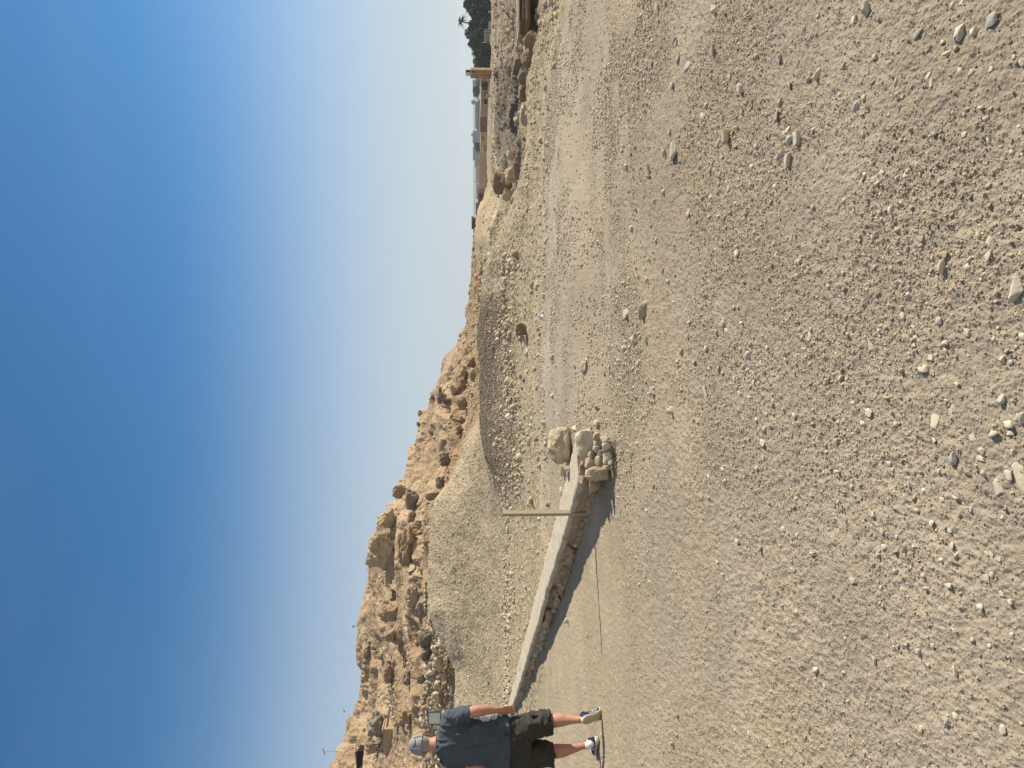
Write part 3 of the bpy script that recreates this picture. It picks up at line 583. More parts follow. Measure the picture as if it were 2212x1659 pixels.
rd(1500, 1000, 2.37, [(1325,790,60,60,ta),(1470,700,50,60,oc),(1480,745,40,50),(1410,300,45,80,ta),(1455,300,40,90),(1520,395,40,60),(1160,115,45,50,ta),(1480,570,35,60,ta),(1440,1080,45,50,ta),(1210,930,30,70),(1360,920,40,90),(1200,740,45,50),(1080,765,40,40),(1150,830,35,40),(1125,875,35,25),(1880,1060,40,110,ta),(1600,960,40,60),(1380,1360,25,40,ta),(1295,1600,30,50),(1620,1540,25,60,ta),(1520,1570,50,40),(1600,1320,35,60,gr),(1305,310,25,50,oc),(1235,1045,35,35),(1740,850,15,40,ta),(1700,1380,20,50)])
rd(1750, 500, 2.765, [(1085,1385,50,60),(660,1500,60,50,oc),(980,145,30,40,gr),(890,1030,30,40),(865,1450,40,50),(1055,860,20,60),(1440,50,18,70,fl)])
rd(1900, 1600, 2.765, [(410,205,50,60,gr),(455,290,55,60,ta),(590,350,70,80,ta),(880,700,70,120),(875,935,60,130),(880,800,35,40),(1240,180,60,80),(1355,210,30,40),(410,380,50,50),(500,400,50,70),(540,700,40,60,gr),(460,800,30,50,gr),(390,820,50,50),(345,500,40,80),(600,480,40,50),(560,150,40,40),(665,180,60,50),(1000,240,50,80),(940,620,60,60),(1440,1240,20,40),(620,1230,45,50),(780,130,30,60,ta),(350,640,30,80),(1380,460,30,60)])
SN2 = sorted(range(len(SN)), key=lambda i: -SN[i][2] * SN[i][3])[:300]
TONES = {'pale': 'stone_pale', 'tan': 'stone_tan', 'grey': 'stone_grey', 'ochre': 'stone_ochre'}
ONES = 'zero one two three four five six seven eight nine ten eleven twelve thirteen fourteen fifteen sixteen seventeen eighteen nineteen'.split()
TENS = ['', '', 'twenty', 'thirty', 'forty', 'fifty', 'sixty', 'seventy', 'eighty', 'ninety']
def words(n):
    n = int(min(max(n, 1), 99))
    return ONES[n] if n < 20 else TENS[n // 10] + ('-' + ONES[n % 10] if n % 10 else '')
def frac_words(X, Y):
    return '%s percent across and %s percent down the photo' % (words(round(Y / 2212 * 100)), words(round((1659 - X) / 1659 * 100)))
NICE = {(1600,265): 'large pale pointed stone beside a rounder one on the near gravel', (2060,700): 'big knobbly pale boulder half buried at the very edge of the track',
        (1480,420): 'ochre yellow stone touching a longer pale stone on near gravel', (690,870): 'large flat brown slab lying in the middle of the track'}
seen = set()
def build_stones():
    XY = [(SN[i][0], min(SN[i][1] + SN[i][3] * 0.25, 2230)) for i in SN2]
    P, ok = hit(XY)
    rg = random.Random(8)
    cache = {}
    for q, i in enumerate(SN2):
        if not ok[q]: continue
        X, Y, w_, h_, tone, flat = SN[i]; p = P[q]; k = p[1] / F
        W, H = w_ * k, h_ * k
        th = abs(math.atan2(1.2 - p[2], p[1]))                      # viewing angle down
        near = p[1] < 13
        hz = W * rg.uniform(0.34, 0.52)
        if flat: hz = W * 0.16
        dep = max((H - hz * math.cos(th)) / max(math.sin(th), 0.12), 0.5 * W)
        dep = min(dep, 1.9 * W)
        hz = max(hz, min(H, W) * (0.3 if not flat else 0.12))
        if not near or th < 0.28: hz = H * 0.95; dep = W * rg.uniform(0.7, 1.0)
        dims = (W * 0.5, dep * 0.5, hz * 0.62)
        big = W * H / (k * k) > 900
        o = rock('loose_stone', 1000 + i, dims, M[TONES[tone]], (p[0], p[1], p[2] + hz * (0.10 if flat else 0.22)), (rg.uniform(-.15, .15), rg.uniform(-.15, .15), rg.uniform(-.35, .35)),
                 sub=4 if big else (3 if w_ * h_ > 250 else 2), planes=rg.choice((9, 11, 13)), cut=0.42, rough=0.035, top=rg.choice((.35, .45, .55)))
        size = 'large' if W > 0.13 else ('fist-sized' if W > 0.06 else 'small')
        shape = 'flat' if flat else ('long' if max(W, dep) > 1.7 * min(W, dep) else 'blocky')
        where = '' if p[1] < 11.5 else 'bank '
        lb = '%s %s %s %sstone, %s' % (size, {'pale': 'pale', 'tan': 'brownish', 'grey': 'grey', 'ochre': 'ochre'}[tone], shape, where, frac_words(X, Y))
        if lb in seen: lb = lb.replace('percent down', 'and a half percent down')
        seen.add(lb)
        tag(o, lb, 'stone', 'loose stones lying on the ground')
build_stones()

# ------------------------------------------------------------------ gravel: beyond counting
def chips(name, n, seed, yr, size, dens, flat=0.6, colf=None, pw=2.2, ypow=1.0, sink=0.12, xk=0.66, material='gravel', xr=None, ico=1, tilt=2.2):
    rg = np.random.RandomState(seed)
    N = int(n * 5)
    t = rg.rand(N); y = (yr[0] ** (ypow) + t * (yr[1] ** ypow - yr[0] ** ypow)) ** (1 / ypow)
    x = (rg.rand(N) * 2 - 1) * xk * (y + 1.0)
    if xr is not None: x = (xr[0] + rg.rand(N) * (xr[1] - xr[0])) * y
    z, zone, X = terrain(x, y)
    pr = dens(x, y, zone, X); keep = rg.rand(N) < pr
    x, y, z, zone, X = (q[keep][:n] for q in (x, y, z, zone, X)); n = len(x)
    s = size[0] * (1 - rg.rand(n) * (1 - (size[0] / size[1]) ** pw)) ** (-1 / pw) / 2
    V0, F0 = ICO[ico]; nv, nf = len(V0), len(F0)
    q = rg.normal(size=(n, 4)); q[:, 0] += tilt; q /= np.linalg.norm(q, axis=1)[:, None]
    a, b, c, d = q.T
    Rm = np.stack([1 - 2 * (c * c + d * d), 2 * (b * c - a * d), 2 * (b * d + a * c), 2 * (b * c + a * d), 1 - 2 * (b * b + d * d), 2 * (c * d - a * b), 2 * (b * d - a * c), 2 * (c * d + a * b), 1 - 2 * (b * b + c * c)], 1).reshape(n, 3, 3)
    dm = np.stack([rg.uniform(.7, 1.25, n), rg.uniform(.55, 1.0, n), rg.uniform(flat * .6, flat * 1.3, n)], 1)
    L = V0[None] * rg.uniform(0.68, 1.12, (n, nv, 1)) * dm[:, None, :]
    L = np.einsum('nij,nvj->nvi', Rm, L)
    ang = rg.rand(n) * 6.283; co, si = np.cos(ang)[:, None], np.sin(ang)[:, None]
    L = np.stack([L[..., 0] * co - L[..., 1] * si, L[..., 0] * si + L[..., 1] * co, L[..., 2]], -1)
    V = L * s[:, None, None] + np.stack([x, y, z + s * sink], 1)[:, None, :]
    Fa = (F0[None] + (np.arange(n) * nv)[:, None, None]).reshape(-1, 3)
    col = colf(rg, n, x, y, zone, X); col = np.repeat(col, nv, 0)
    o = link(name, mesh_from(name, V.reshape(-1, 3), Fa, M[material], False, col)); tag(o, kind='stuff'); return o
def cl(base, dv=0.10, hue=0.015, pale=0.15):
    base = np.array(base)
    def f(rg, n, x, y, zone, X):
        c = base[None] * (1 + dv * rg.normal(size=(n, 1))) * (1 + hue * rg.normal(size=(n, 3)))
        k = (rg.rand(n) < pale)[:, None]; c = np.where(k, np.array([[0.52, 0.455, 0.355]]) * (1 + .08 * rg.normal(size=(n, 1))), c)
        return np.clip(c, .05, .62)
    return f
def clump(x, y):
    return sst(0.40, 0.68, vn(x * 0.8 + 3, y * 0.8, 101) * .55 + vn(x * 2.9, y * 2.9, 102) * .45)
def d_near(x, y, zone, X):
    u, v = wall_uv(x, y); sh = np.where((v < 0.02) & (v > -0.9) & (u > 0), 0.25, 1.0); inw = (v > -0.02) & (v < 0.44) & (u > 0.1) & (u < WLEN)
    rightk = 0.32 + 0.68 * sst(350, 950, X)
    return np.where(inw, 0, (0.10 + 0.90 * clump(x, y) ** 1.3) * (zone < 2.95) * sh * rightk)
tag(chips('fine_gravel', 210000, 1, (1.3, 6.5), (0.0045, 0.017), lambda x, y, z, X: np.minimum(1, d_near(x, y, z, X) * 0.8 + 0.22 * (z < 2.95)), 0.6, cl((0.39, 0.322, 0.225), pale=0.10), pw=2.4, ypow=1.55, ico=0, sink=.2), 'fine pale gravel chips covering the foreground track', 'gravel')
tag(chips('gravel', 24000, 2, (1.3, 13), (0.012, 0.042), d_near, 0.36, cl((0.45, 0.375, 0.272), pale=0.25), pw=2.9, ypow=1.7, tilt=3.0), 'coarser limestone gravel scattered over the whole track', 'gravel')
tag(chips('flat_gravel', 22000, 3, (5, 14), (0.018, 0.055), lambda x, y, z, X: d_near(x, y, z, X) * sst(350, 900, X), 0.24, cl((0.45, 0.385, 0.29), pale=0.3), pw=3.0, ypow=1.6, tilt=4.0), 'flat pale chips thick on the far side of the track', 'gravel')
def d_bank(x, y, zone, X):
    u, v = wall_uv(x, y); inw = (v < 0.46) & (u > -0.3) & (u < WLEN)
    zc = 4.85 - 0.65 * sst(540, 660, X); rub = np.exp(-((zone - zc) / 0.30) ** 2)                                 # the stony foot
    k = 0.13 + 0.05 * (X > 620) + 0.85 * rub * sst(0.30, 0.6, vn(x * .5, y * .5, 111) * .6 + vn(x * 1.7, y * 1.7, 112) * .4 + 0.2 * (X > 560))
    k = np.where((zone > 7) & (zone < 9.1), 0.42 + 0.4 * sst(.5, .7, vn(x * .4, y * .4, 113)), k)
    k = k * (1 - 0.75 * sst(4.4, 4.9, zone) * sst(590, 680, X) * sst(1030, 950, X) * (zone < 6.5))
    return np.where(inw, 0, k) * (zone > 2.7) * (zone < 9.3)
def c_bank(rg, n, x, y, zone, X):
    c = cl((0.46, 0.375, 0.255), pale=0.2)(rg, n, x, y, zone, X)
    dk = (sst(4.4, 4.9, zone) * sst(590, 680, X) * sst(1030, 950, X) * (rg.rand(n) < 0.82) * (zone < 6.5))[:, None]
    return c * (1 - 0.52 * dk)
tag(chips('bank_rubble', 42000, 4, (9.5, 33), (0.03, 0.17), d_bank, 0.6, c_bank, pw=2.7, ypow=1.3, tilt=1.9), 'loose rubble and chips covering the gravel banks and mound', 'rubble')
def d_strip(x, y, zone, X):
    u, v = wall_uv(x, y); zc = 4.85 - 0.65 * sst(540, 660, X)
    return np.where((v < 0.5) & (u > -0.3) & (u < WLEN), 0, np.exp(-((zone - zc) / 0.26) ** 2) * sst(.36, .62, vn(x * .7, y * .7, 115) * .6 + vn(x * 2.1, y * 2.1, 116) * .4)) * (zone < 7) * (X < 1110)
tag(chips('strip_rubble', 4200, 10, (10, 23), (0.07, 0.26), d_strip, 0.75, cl((0.41, 0.335, 0.24), dv=.18, pale=0.08), pw=2.5, xr=(-0.5, 0.2), tilt=1.3, ico=1), 'broken stones in a strip along the foot of the banks', 'rubble')
def d_dark(x, y, zone, X): return sst(4.0, 4.6, zone) * sst(580, 660, X) * sst(1050, 960, X) * (zone < 6)
tag(chips('dark_gravel', 32000, 9, (14, 23), (0.025, 0.07), d_dark, 0.55, cl((0.225, 0.18, 0.138), pale=0.10), pw=2.8, xr=(-0.17, 0.15)), 'fine dark gravel tipped over the crest of the middle bank', 'gravel')
def d_band(x, y, zone, X): return (zone > 9.0) * (zone < 10.5) * (X < 330) * 1.0
tag(chips('band_rubble', 7000, 5, (29, 33), (0.08, 0.5), d_band, 0.7, cl((0.31, 0.24, 0.165), pale=0.18), pw=2.0, xr=(-0.7, -0.3), ico=1, tilt=1.2), 'jumbled broken rock in the stony band below the hillside', 'rubble')
def d_val(x, y, zone, X): return (zone > 5.2) * (zone < 12.5) * (X > 1090) * (0.12 + 0.88 * sst(0.45, 0.7, vn(x * .45, y * .45, 121) * .6 + vn(x * 1.6, y * 1.6, 122) * .4)) * np.where((X > 1130) & (X < 1260) & (zone > 10.5), 0.2, 1)
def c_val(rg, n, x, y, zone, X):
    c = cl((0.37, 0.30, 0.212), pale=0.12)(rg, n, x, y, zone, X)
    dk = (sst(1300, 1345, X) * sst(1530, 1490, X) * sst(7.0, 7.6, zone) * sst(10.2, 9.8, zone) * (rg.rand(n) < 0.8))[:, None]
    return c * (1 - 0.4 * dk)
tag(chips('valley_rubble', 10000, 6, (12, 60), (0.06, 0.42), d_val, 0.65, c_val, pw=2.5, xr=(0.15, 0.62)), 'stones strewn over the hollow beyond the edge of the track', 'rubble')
def d_hill(x, y, zone, X): return (zone > 10.6) * (zone < 15) * (X < 1110) * (0.1 + 0.9 * sst(0.5, 0.72, vn(x / 5, y / 5, 131) * .6 + vn(x / 1.5, y / 1.5, 132) * .4))
tag(chips('hill_rubble', 6500, 7, (40, 128), (0.16, 0.9), d_hill, 0.7, cl((0.42, 0.305, 0.195), pale=0.06), pw=2.6, xr=(-0.62, 0.18), ico=1), 'fallen stones scattered over the brown hillside', 'rubble')

# ------------------------------------------------------------------ boulders standing out one by one
M['boulder'] = mat('boulder_limestone', (0.52, 0.43, 0.30), 0.92, 0.6, 5, 0.8, 26, 0.02)
M['boulder_brown'] = mat('boulder_brown', (0.26, 0.185, 0.125), 0.92, 0.6, 3, 0.8, 18, 0.03)
M['hillrock'] = mat('hill_boulder', (0.42, 0.30, 0.19), 0.95, 0.6, 0.9, 1.0, 4.5, 0.25)
M['hillrock_pale'] = mat('hill_boulder_pale', (0.48, 0.375, 0.25), 0.95, 0.6, 0.9, 1.0, 4.5, 0.2)
M['hillrock_grey'] = mat('hill_boulder_grey', (0.30, 0.25, 0.20), 0.95, 0.6, 0.9, 1.0, 4.5, 0.2)
def boulder(label, X0, X1, Y0, Y1, depth=None, material='hillrock', seed=1, deep=0.8, lift=0.0, sub=4, name='boulder', group=None, layer=0.0, rot=None, cut=0.55, rough=0.05, over=1.02):
    """a rock filling the picture box X0..X1, Y0..Y1, at a distance or where its foot meets the ground"""
    Xc, Yc = (X0 + X1) / 2, (Y0 + Y1) / 2
    if depth is None:
        p, ok = hit([(Xc, Y1 - 0.12 * (Y1 - Y0))]); depth = p[0][1] if ok[0] else 110.0
    r = ray(Xc, Yc); c = CAM + r * (depth / r.y); k = depth / F
    W, H = (X1 - X0) * k, (Y1 - Y0) * k
    c.y += W * deep * 0.25
    o = rock(name, seed, (W / 2 * over, W / 2 * deep * over, H / 2 * over), M[material], c + Vector((0, 0, lift)), rot or (0, 0, random.uniform(-.3, .3)), sub=sub, cut=cut, rough=rough, planes=20, layer=layer)
    return tag(o, label, name, group)
boulder('rounded pale limestone boulder sitting behind the broken wall end', 657, 737, 1184, 1239, 7.45, 'boulder', 11, 0.9, group=None, cut=0.66, rough=0.055, sub=5, over=1.04)
boulder('brown and pale boulder bedded in the rubble bank above a dark hollow', 934, 962, 1113, 1140, None, 'boulder_brown', 12, 0.8)
boulder('big brown split boulder in the hollow right of the track edge', 1243, 1296, 1064, 1108, 23.5, 'boulder_brown', 13, 0.9, cut=0.5)
boulder('rusty brown boulder behind the track edge beside the slab trench', 1557, 1597, 1130, 1168, 14.4, 'boulder_brown', 14, 0.8)
boulder('low dark brown rock next to the rusty boulder at track edge', 1515, 1556, 1125, 1150, 15.4, 'boulder_brown', 15, 0.8)
boulder('smooth grey sloping boulder along the track edge below the stone pillar', 1479, 1514, 1118, 1150, 16.6, 'hillrock_grey', 16, 0.9)
boulder('flat brownish rock following the grey sloping boulder at track edge', 1442, 1481, 1120, 1144, 17.0, 'boulder_brown', 17, 0.9)
boulder('crumbly dark tan rock, farthest of the edge rocks by dark gravel', 1385, 1437, 1124, 1146, 17.6, 'boulder', 18, 0.8, rough=0.12)
boulder('crumbly yellow rock at the foot of the dark gravel slope', 1314, 1341, 1094, 1113, 21.5, 'boulder', 19, 0.9, rough=0.12)
boulder('small crumbly rock leaning against the big brown split boulder', 1262, 1300, 1090, 1113, 22.5, 'boulder', 20, 0.9, rough=0.12)
boulder('broken yellowish rock lower left of the big brown split boulder', 1225, 1252, 1085, 1108, 22.5, 'boulder', 21, 0.9, rough=0.12)
HB = [  # label, X0, X1, Y0, Y1, depth, material, seed, deep
 ('largest rounded boulder crowning the hill skyline', 427, 508, 789, 857, 118, 'hillrock_pale', 31, .8),
 ('second skyline boulder, just right of and below the largest one', 518, 560, 813, 861, 116, 'hillrock_pale', 32, .8),
 ('dark jagged rock on the skyline past the two big boulders', 581, 612, 846, 877, 117, 'hillrock', 33, .8),
 ('shaded dark brown rock under the jagged skyline rock', 556, 600, 872, 904, 108, 'hillrock_grey', 34, .8),
 ('small round brown rock below the second skyline boulder', 528, 553, 878, 898, 106, 'hillrock', 35, .9),
 ('layered brown outcrop standing under the largest skyline boulder', 430, 520, 855, 895, 103, 'hillrock', 36, .5),
 ('dark grey knobbly rock above the crest of the pale mound', 650, 684, 948, 972, 72, 'hillrock_grey', 37, .8),
 ('dark rock beside a hole in the lower hill', 602, 630, 940, 962, 72, 'hillrock_grey', 38, .8),  # dark grey lump in place of a shaded cave hole
 ('orange brown boulder low on the hill by the dark bank', 719, 742, 984, 998, 66, 'hillrock', 39, .9),
 ('small rock poking out of the skyline on the right shoulder', 758, 773, 902, 914, 116, 'hillrock', 40, .9),
 ('tiny skyline rock uphill of the shoulder rock', 738, 748, 899, 906, 116, 'hillrock', 41, .9),
 ('orange boulder at the hill foot right behind the dark bank', 864, 888, 1006, 1028, 62, 'hillrock', 42, .8),
 ('squarish brown boulder in the hill foot beside the orange one', 838, 861, 1013, 1030, 62, 'hillrock', 43, .8),
 ('rounded orange boulder stacked over the squarish brown one', 843, 866, 991, 1009, 68, 'hillrock_pale', 44, .8),
 ('broad brown boulder left of the stacked orange boulder', 818, 843, 989, 1010, 68, 'hillrock', 45, .8),
 ('dark oblong rock in the middle of the right hill slope', 786, 824, 942, 957, 90, 'hillrock_grey', 46, .7),  # shade of a recess put in as a dark rock
 ('pale brown boulder under the dark oblong slope rock', 806, 832, 972, 995, 78, 'hillrock_pale', 47, .8),
 ('leaning slab low on the hill below the pale brown boulder', 775, 800, 985, 1012, 70, 'hillrock', 48, .7),
 ('lone boulder just under the skyline between the lamp posts', 236, 262, 781, 801, 120, 'hillrock_pale', 49, .9),
 ('small pale boulder below the lone boulder under the skyline', 232, 250, 815, 828, 108, 'hillrock_pale', 50, .9),
 ('big grey layered boulder beside the concrete box', 56, 116, 790, 832, 104, 'hillrock_grey', 51, .7),
 ('brown rounded rock against the far end of the concrete box', 28, 56, 786, 822, 102, 'hillrock', 52, .7),
 ('pale rounded boulder over the dark hollow by the mound top', 345, 394, 874, 905, 84, 'hillrock_pale', 53, .7),
 ('dark bedded rock overhanging the grey patch of the mound', 325, 370, 896, 927, 62, 'hillrock_grey', 54, .7),
 ('grey tilted slab over the stony band', 255, 300, 903, 934, 60, 'hillrock_grey', 55, .7),
 ('second grey slab lying over the stony band', 226, 262, 908, 934, 60, 'hillrock_grey', 56, .7),
 ('brown nose of rock hanging over a dark recess', 312, 352, 822, 862, 100, 'hillrock', 57, .7),
 ('brown overhang between the lone boulder and small concrete box', 268, 300, 826, 858, 98, 'hillrock', 58, .7),
 ('long brown outcrop above the stone ramp', 178, 228, 828, 850, 100, 'hillrock', 59, .6),
 ('craggy brown rock among the ramp stones', 176, 208, 868, 888, 92, 'hillrock_grey', 60, .8),
 ('small dark rock on the smooth slope above the stony band', 180, 204, 900, 918, 78, 'hillrock_grey', 61, .8),
 ('crumbling brown rock at the end of the plank ramp', 92, 124, 862, 892, 90, 'hillrock', 62, .8)]
_p, _ok = hit([((h[1] + h[2]) / 2, h[4] - 0.10 * (h[4] - h[3])) for h in HB], 20, 160, True, 700)
for i_, h in enumerate(HB):
    boulder(h[0], *h[1:5], float(_p[i_][1]) if _ok[i_] else h[5], h[6], h[7], h[8], sub=5 if h[2]-h[1] > 45 else 4, rough=0.13, layer=0.03 if 'layer' in h[0] or 'bedded' in h[0] else 0.0, group='boulders on the hillside', cut=0.5)
BR = [('large pale rock in the middle of the stony band', 209, 240, 934, 959, 'boulder', 71), ('pale block at the mound end of the stony band', 260, 279, 942, 959, 'stone_pale', 72),
      ('pale angular rock along the upper edge of the stony band', 247, 264, 930, 945, 'stone_pale', 73), ('round tan rock in the stony band near the floodlight', 138, 164, 930, 951, 'boulder', 74),
      ('small pale rock directly beside the floodlight', 122, 134, 940, 950, 'stone_pale', 75), ('greyish rock low in the stony band', 186, 206, 950, 966, 'stone_tan', 76),
      ('pale wedge in the lower stony band', 222, 236, 956, 968, 'stone_pale', 77), ('tan rock between the large pale rock and the round tan one', 168, 188, 936, 954, 'boulder', 78),
      ('brown broken rock beneath the cap of the walking man', 28, 48, 965, 985, 'boulder', 79), ('tan rock in the stony band at the photo edge', 5, 24, 945, 966, 'boulder', 80)]
for l, a, b, c, d, mt, sd in BR:
    boulder(l, a, b, c, d, 30.8, mt, sd, 0.9, sub=4, group='rocks of the stony band', rough=0.12)

# ------------------------------------------------------------------ floodlight on the mound crest
M['green_metal'] = mat('green_metal', (0.075, 0.10, 0.075), 0.45, 0.3, 20, 0.05, spec=0.5)
M['lamp_glass'] = mat('lamp_glass', (0.52, 0.60, 0.52), 0.15, 0.25, 5, 0, spec=0.6)
M['grey_box'] = mat('grey_box_paint', (0.40, 0.46, 0.50), 0.5, 0.2, 12, 0.05, spec=0.4)
def build_floodlight():
    dep = 29.2; k = dep / F; r = ray(108.5, 985); base = CAM + r * (dep / r.y)
    g = gz(base.x, base.y)
    z = lambda Y: (CAM + ray(108.5, Y) * (dep / ray(108.5, Y).y)).z - g
    root = empty('floodlight', (base.x, base.y, g), 0.12); tag(root, 'square green-framed floodlight on a grey box behind the walking man', 'floodlight')
    s_ = 27 * k; zc = (z(924) + z(953)) / 2; h = z(924) - z(953)
    m = MB(); m.box((0, 0.12, zc), (s_ * 0.96, 0.20, h * 0.96), taper=0.95); m.build('housing', M['green_metal'], root, bevel=0.01)
    m = MB(); t = 0.035
    for sx in (-1, 1): m.box((sx * (s_ / 2 - t / 2), -0.005, zc), (t, 0.04, h))
    for sz in (-1, 1): m.box((0, -0.0051, zc + sz * (h / 2 - t / 2)), (s_ - 2 * t, 0.04, t))
    m.build('front_frame', M['green_metal'], root)
    MB().box((0, 0.008, zc), (s_ - 2 * t - .004, 0.02, h - 2 * t - .004)).build('lamp_glass', M['lamp_glass'], root)
    MB().box((0.02, 0.08, (z(953) + z(968)) / 2 - 0.01), (s_ * 0.8, 0.18, z(953) - z(968))).build('junction_box', M['grey_box'], root, bevel=0.008)
    m = MB()
    for sx in (-1, 1): m.box((sx * (s_ / 2 + 0.012), 0.08, zc - h * 0.28), (0.014, 0.05, h * 0.75))
    m.build('bracket', M['green_metal'], root)
    MB().box((0.02, 0.08, (z(968) - 0.1) / 2), (0.14, 0.14, z(968) + 0.1)).build('pedestal', M['grey_box'], root)
build_floodlight()

# ------------------------------------------------------------------ built things on the hill
M['concrete'] = mat('tan_render', (0.37, 0.265, 0.155), 0.85, 0.3, 1.2, 0.3, 12, 0.02)
M['masonry'] = mat('pale_masonry', (0.46, 0.375, 0.26), 0.9, 0.4, 2.5, 0.3, 12, 0.03)
M['wood'] = mat('weathered_wood', (0.40, 0.32, 0.22), 0.8, 0.4, 8, 0.2)
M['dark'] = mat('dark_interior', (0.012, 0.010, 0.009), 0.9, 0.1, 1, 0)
M['rail'] = mat('rail_rope', (0.55, 0.47, 0.36), 0.7, 0.2, 20, 0)
M['steel'] = mat('grey_steel', (0.30, 0.31, 0.32), 0.5, 0.2, 20, 0, spec=0.5)
def at(X, Y, d): r = ray(X, Y); return CAM + r * (d / r.y)
def box3(name, label, cat, X0, X1, Y0, Y1, d, thick, mt, parent=None, rz=0.0, bevel=0.03):
    k = d / F; c = at((X0 + X1) / 2, Y1, d); H = at(X0, Y0, d).z - c.z; W = (X1 - X0) * k
    root = empty(name, c, rz); tag(root, label, cat)
    MB().box((0, thick / 2, H / 2 - 0.15), (W, thick, H + 0.3)).build('body', M[mt], root, bevel=bevel)
    return root, W, H
b, W, H = box3('concrete_box', 'tan rendered box structure on the hill with two ropes drooping across', 'shed', 27, 86, 828, 866, 92, 2.2, 'concrete', rz=-0.1)
MB().box((W / 2 - 0.15, 0.9, H + 0.06), (0.5, 2.3, 0.12)).build('roof_edge', M['masonry'], b, bevel=0.02)
for f_ in (0.62, 0.30):
    pts = [(-W / 2 - 0.9 + (W + 1.2) * t, -0.12, H * f_ - 0.35 * math.sin(t * 3.14) + 0.15 * t) for t in np.linspace(0, 1, 14)]
    m = MB(); m.tube(pts, 0.035, 6); m.build('rope', M['rail'], b)
b, W, H = box3('concrete_hut', 'smaller tan concrete hut by the path at mid hill', 'hut', 288, 302, 859, 878, 94, 1.2, 'concrete')
MB().box((0, -0.02, H * 0.35), (W * 0.7, 0.06, H * 0.45)).build('door', M['dark'], b)
b, W, H = box3('rubble_stub', 'narrow stub of pale masonry beside the small concrete hut', 'wall', 315, 337, 868, 884, 93, 0.8, 'masonry', rz=0.2)
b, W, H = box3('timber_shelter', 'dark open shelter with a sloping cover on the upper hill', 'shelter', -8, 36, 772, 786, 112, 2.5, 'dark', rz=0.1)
m = MB(); m.box((0, 1.0, H + 0.15), (W * 1.25, 3.4, 0.12)); rf = m.build('sloping_cover', M['hill'] if False else M['concrete'], b); rf.rotation_euler = (0.15, -0.12, 0)
def stone_wall(label, X0, Y0, X1, Y1, hpx, d0, d1, seed, mt='masonry', size=0.34):
    a, b = at(X0, Y0, d0), at(X1, Y1, d1); L = (b - a).length; dr = (b - a) / L; k = (d0 + d1) / 2 / F
    Hh = hpx * k; rg = random.Random(seed); V, Fc = [], []; base = ICO[2]
    z = 0.0; nrm = Vector((dr.y, -dr.x, 0)).normalized(); 
    if nrm.y > 0: nrm = -nrm
    while z < Hh:
        x = rg.uniform(-.2, 0); hh = size * rg.uniform(.7, 1.0)
        while x < L:
            w_ = size * rg.uniform(.8, 1.7); rv = rock_verts(rg.randrange(9999), 2, (w_ * .56, .26, hh * .58), cut=0.6)
            c = a + dr * x + Vector((0, 0, z + hh / 2)) + nrm * rg.uniform(-.08, .08)
            an = math.atan2(dr.y, dr.x); co, si = math.cos(an), math.sin(an); n0 = len(V)
            for p in rv: V.append((c.x + p[0] * co - p[1] * si - a.x, c.y + p[0] * si + p[1] * co - a.y, c.z + p[2] - a.z))
            Fc += [[i + n0 for i in q] for q in base[1]]; x += w_
        z += hh * .92
    tag(link('stone_wall', mesh_from('stone_wall', V, np.array(Fc), M[mt]), None, a), label, 'wall', 'dry stone walls on the hillside')
stone_wall('dry stone wall holding up the plank ramp beside the concrete box', 90, 872, 180, 856, 20, 91, 93, 1)
stone_wall('pale coursed wall along the path between the ramp and hut', 205, 886, 285, 880, 13, 90, 92, 2)
stone_wall('row of pale kerb stones in front of the concrete box', -5, 880, 92, 878, 8, 87, 88, 3, size=0.42)
stone_wall('stepped stone wall under the dark shelter at the photo edge', -8, 856, 30, 846, 40, 97, 100, 4)
stone_wall('short stone wall beside the narrow masonry stub', 300, 884, 345, 886, 8, 92, 92, 5)
stone_wall('line of pale stones on top of the mound edge', 345, 928, 400, 928, 7, 40, 41, 6, size=0.2)
def plank(label, X0, Y0, X1, Y1, wpx, d):
    a, b = at(X0, Y0, d), at(X1, Y1, d - 0.6); m = MB(); k = d / F
    dr = (b - a); n = Vector((0, 0.0, 1)) * wpx * k / 2
    s_ = Vector((0, 0.25, 0))
    P = [p - a for p in (a - n - s_, b - n - s_, b - n + s_, a - n + s_, a + n - s_, b + n - s_, b + n + s_, a + n + s_)]
    m.add(P, [(3, 2, 1, 0), (4, 5, 6, 7), (0, 1, 5, 4), (1, 2, 6, 5), (2, 3, 7, 6), (3, 0, 4, 7)])
    tag(m.build('plank', M['wood'], None, loc=a), label, 'plank', 'wooden planks of the hill ramp')
plank('upper wooden plank sloping down to the concrete box', 90, 836, 135, 843, 4, 90)
plank('lower wooden plank leaning on the ramp wall', 95, 856, 140, 868, 4, 89)
def railing(label, pts, d, hpx, posts):
    P = [at(x, y, d) for x, y in pts]; root = empty('railing', P[0]); tag(root, label, 'railing', 'thin railings on the hill paths')
    k = d / F; H = Vector((0, 0, hpx * k)); Q = [p - P[0] for p in P]
    for i in posts:
        t = i / (posts[-1] or 1) * (len(Q) - 1); j = min(int(t), len(Q) - 2); c = Q[j].lerp(Q[j + 1], t - j)
        m = MB(); m.tube([c - Vector((0, 0, .3)), c + H], 0.03, 6); m.build('post', M['steel'], root)
    m = MB(); m.tube([q + H * 0.93 for q in Q], 0.022, 5); m.build('rope', M['rail'], root)
railing('thin railing along the ramp above the concrete box', [(92, 848), (140, 860), (200, 868), (240, 862)], 89, 10, [0, 1, 2, 3, 4])
railing('thin railing beside the small concrete hut', [(286, 880), (315, 882), (350, 888), (392, 905)], 88, 9, [0, 1, 2, 3, 4])
railing('thin railing by the dark shelter', [(-4, 800), (30, 796)], 100, 9, [0, 1, 2])
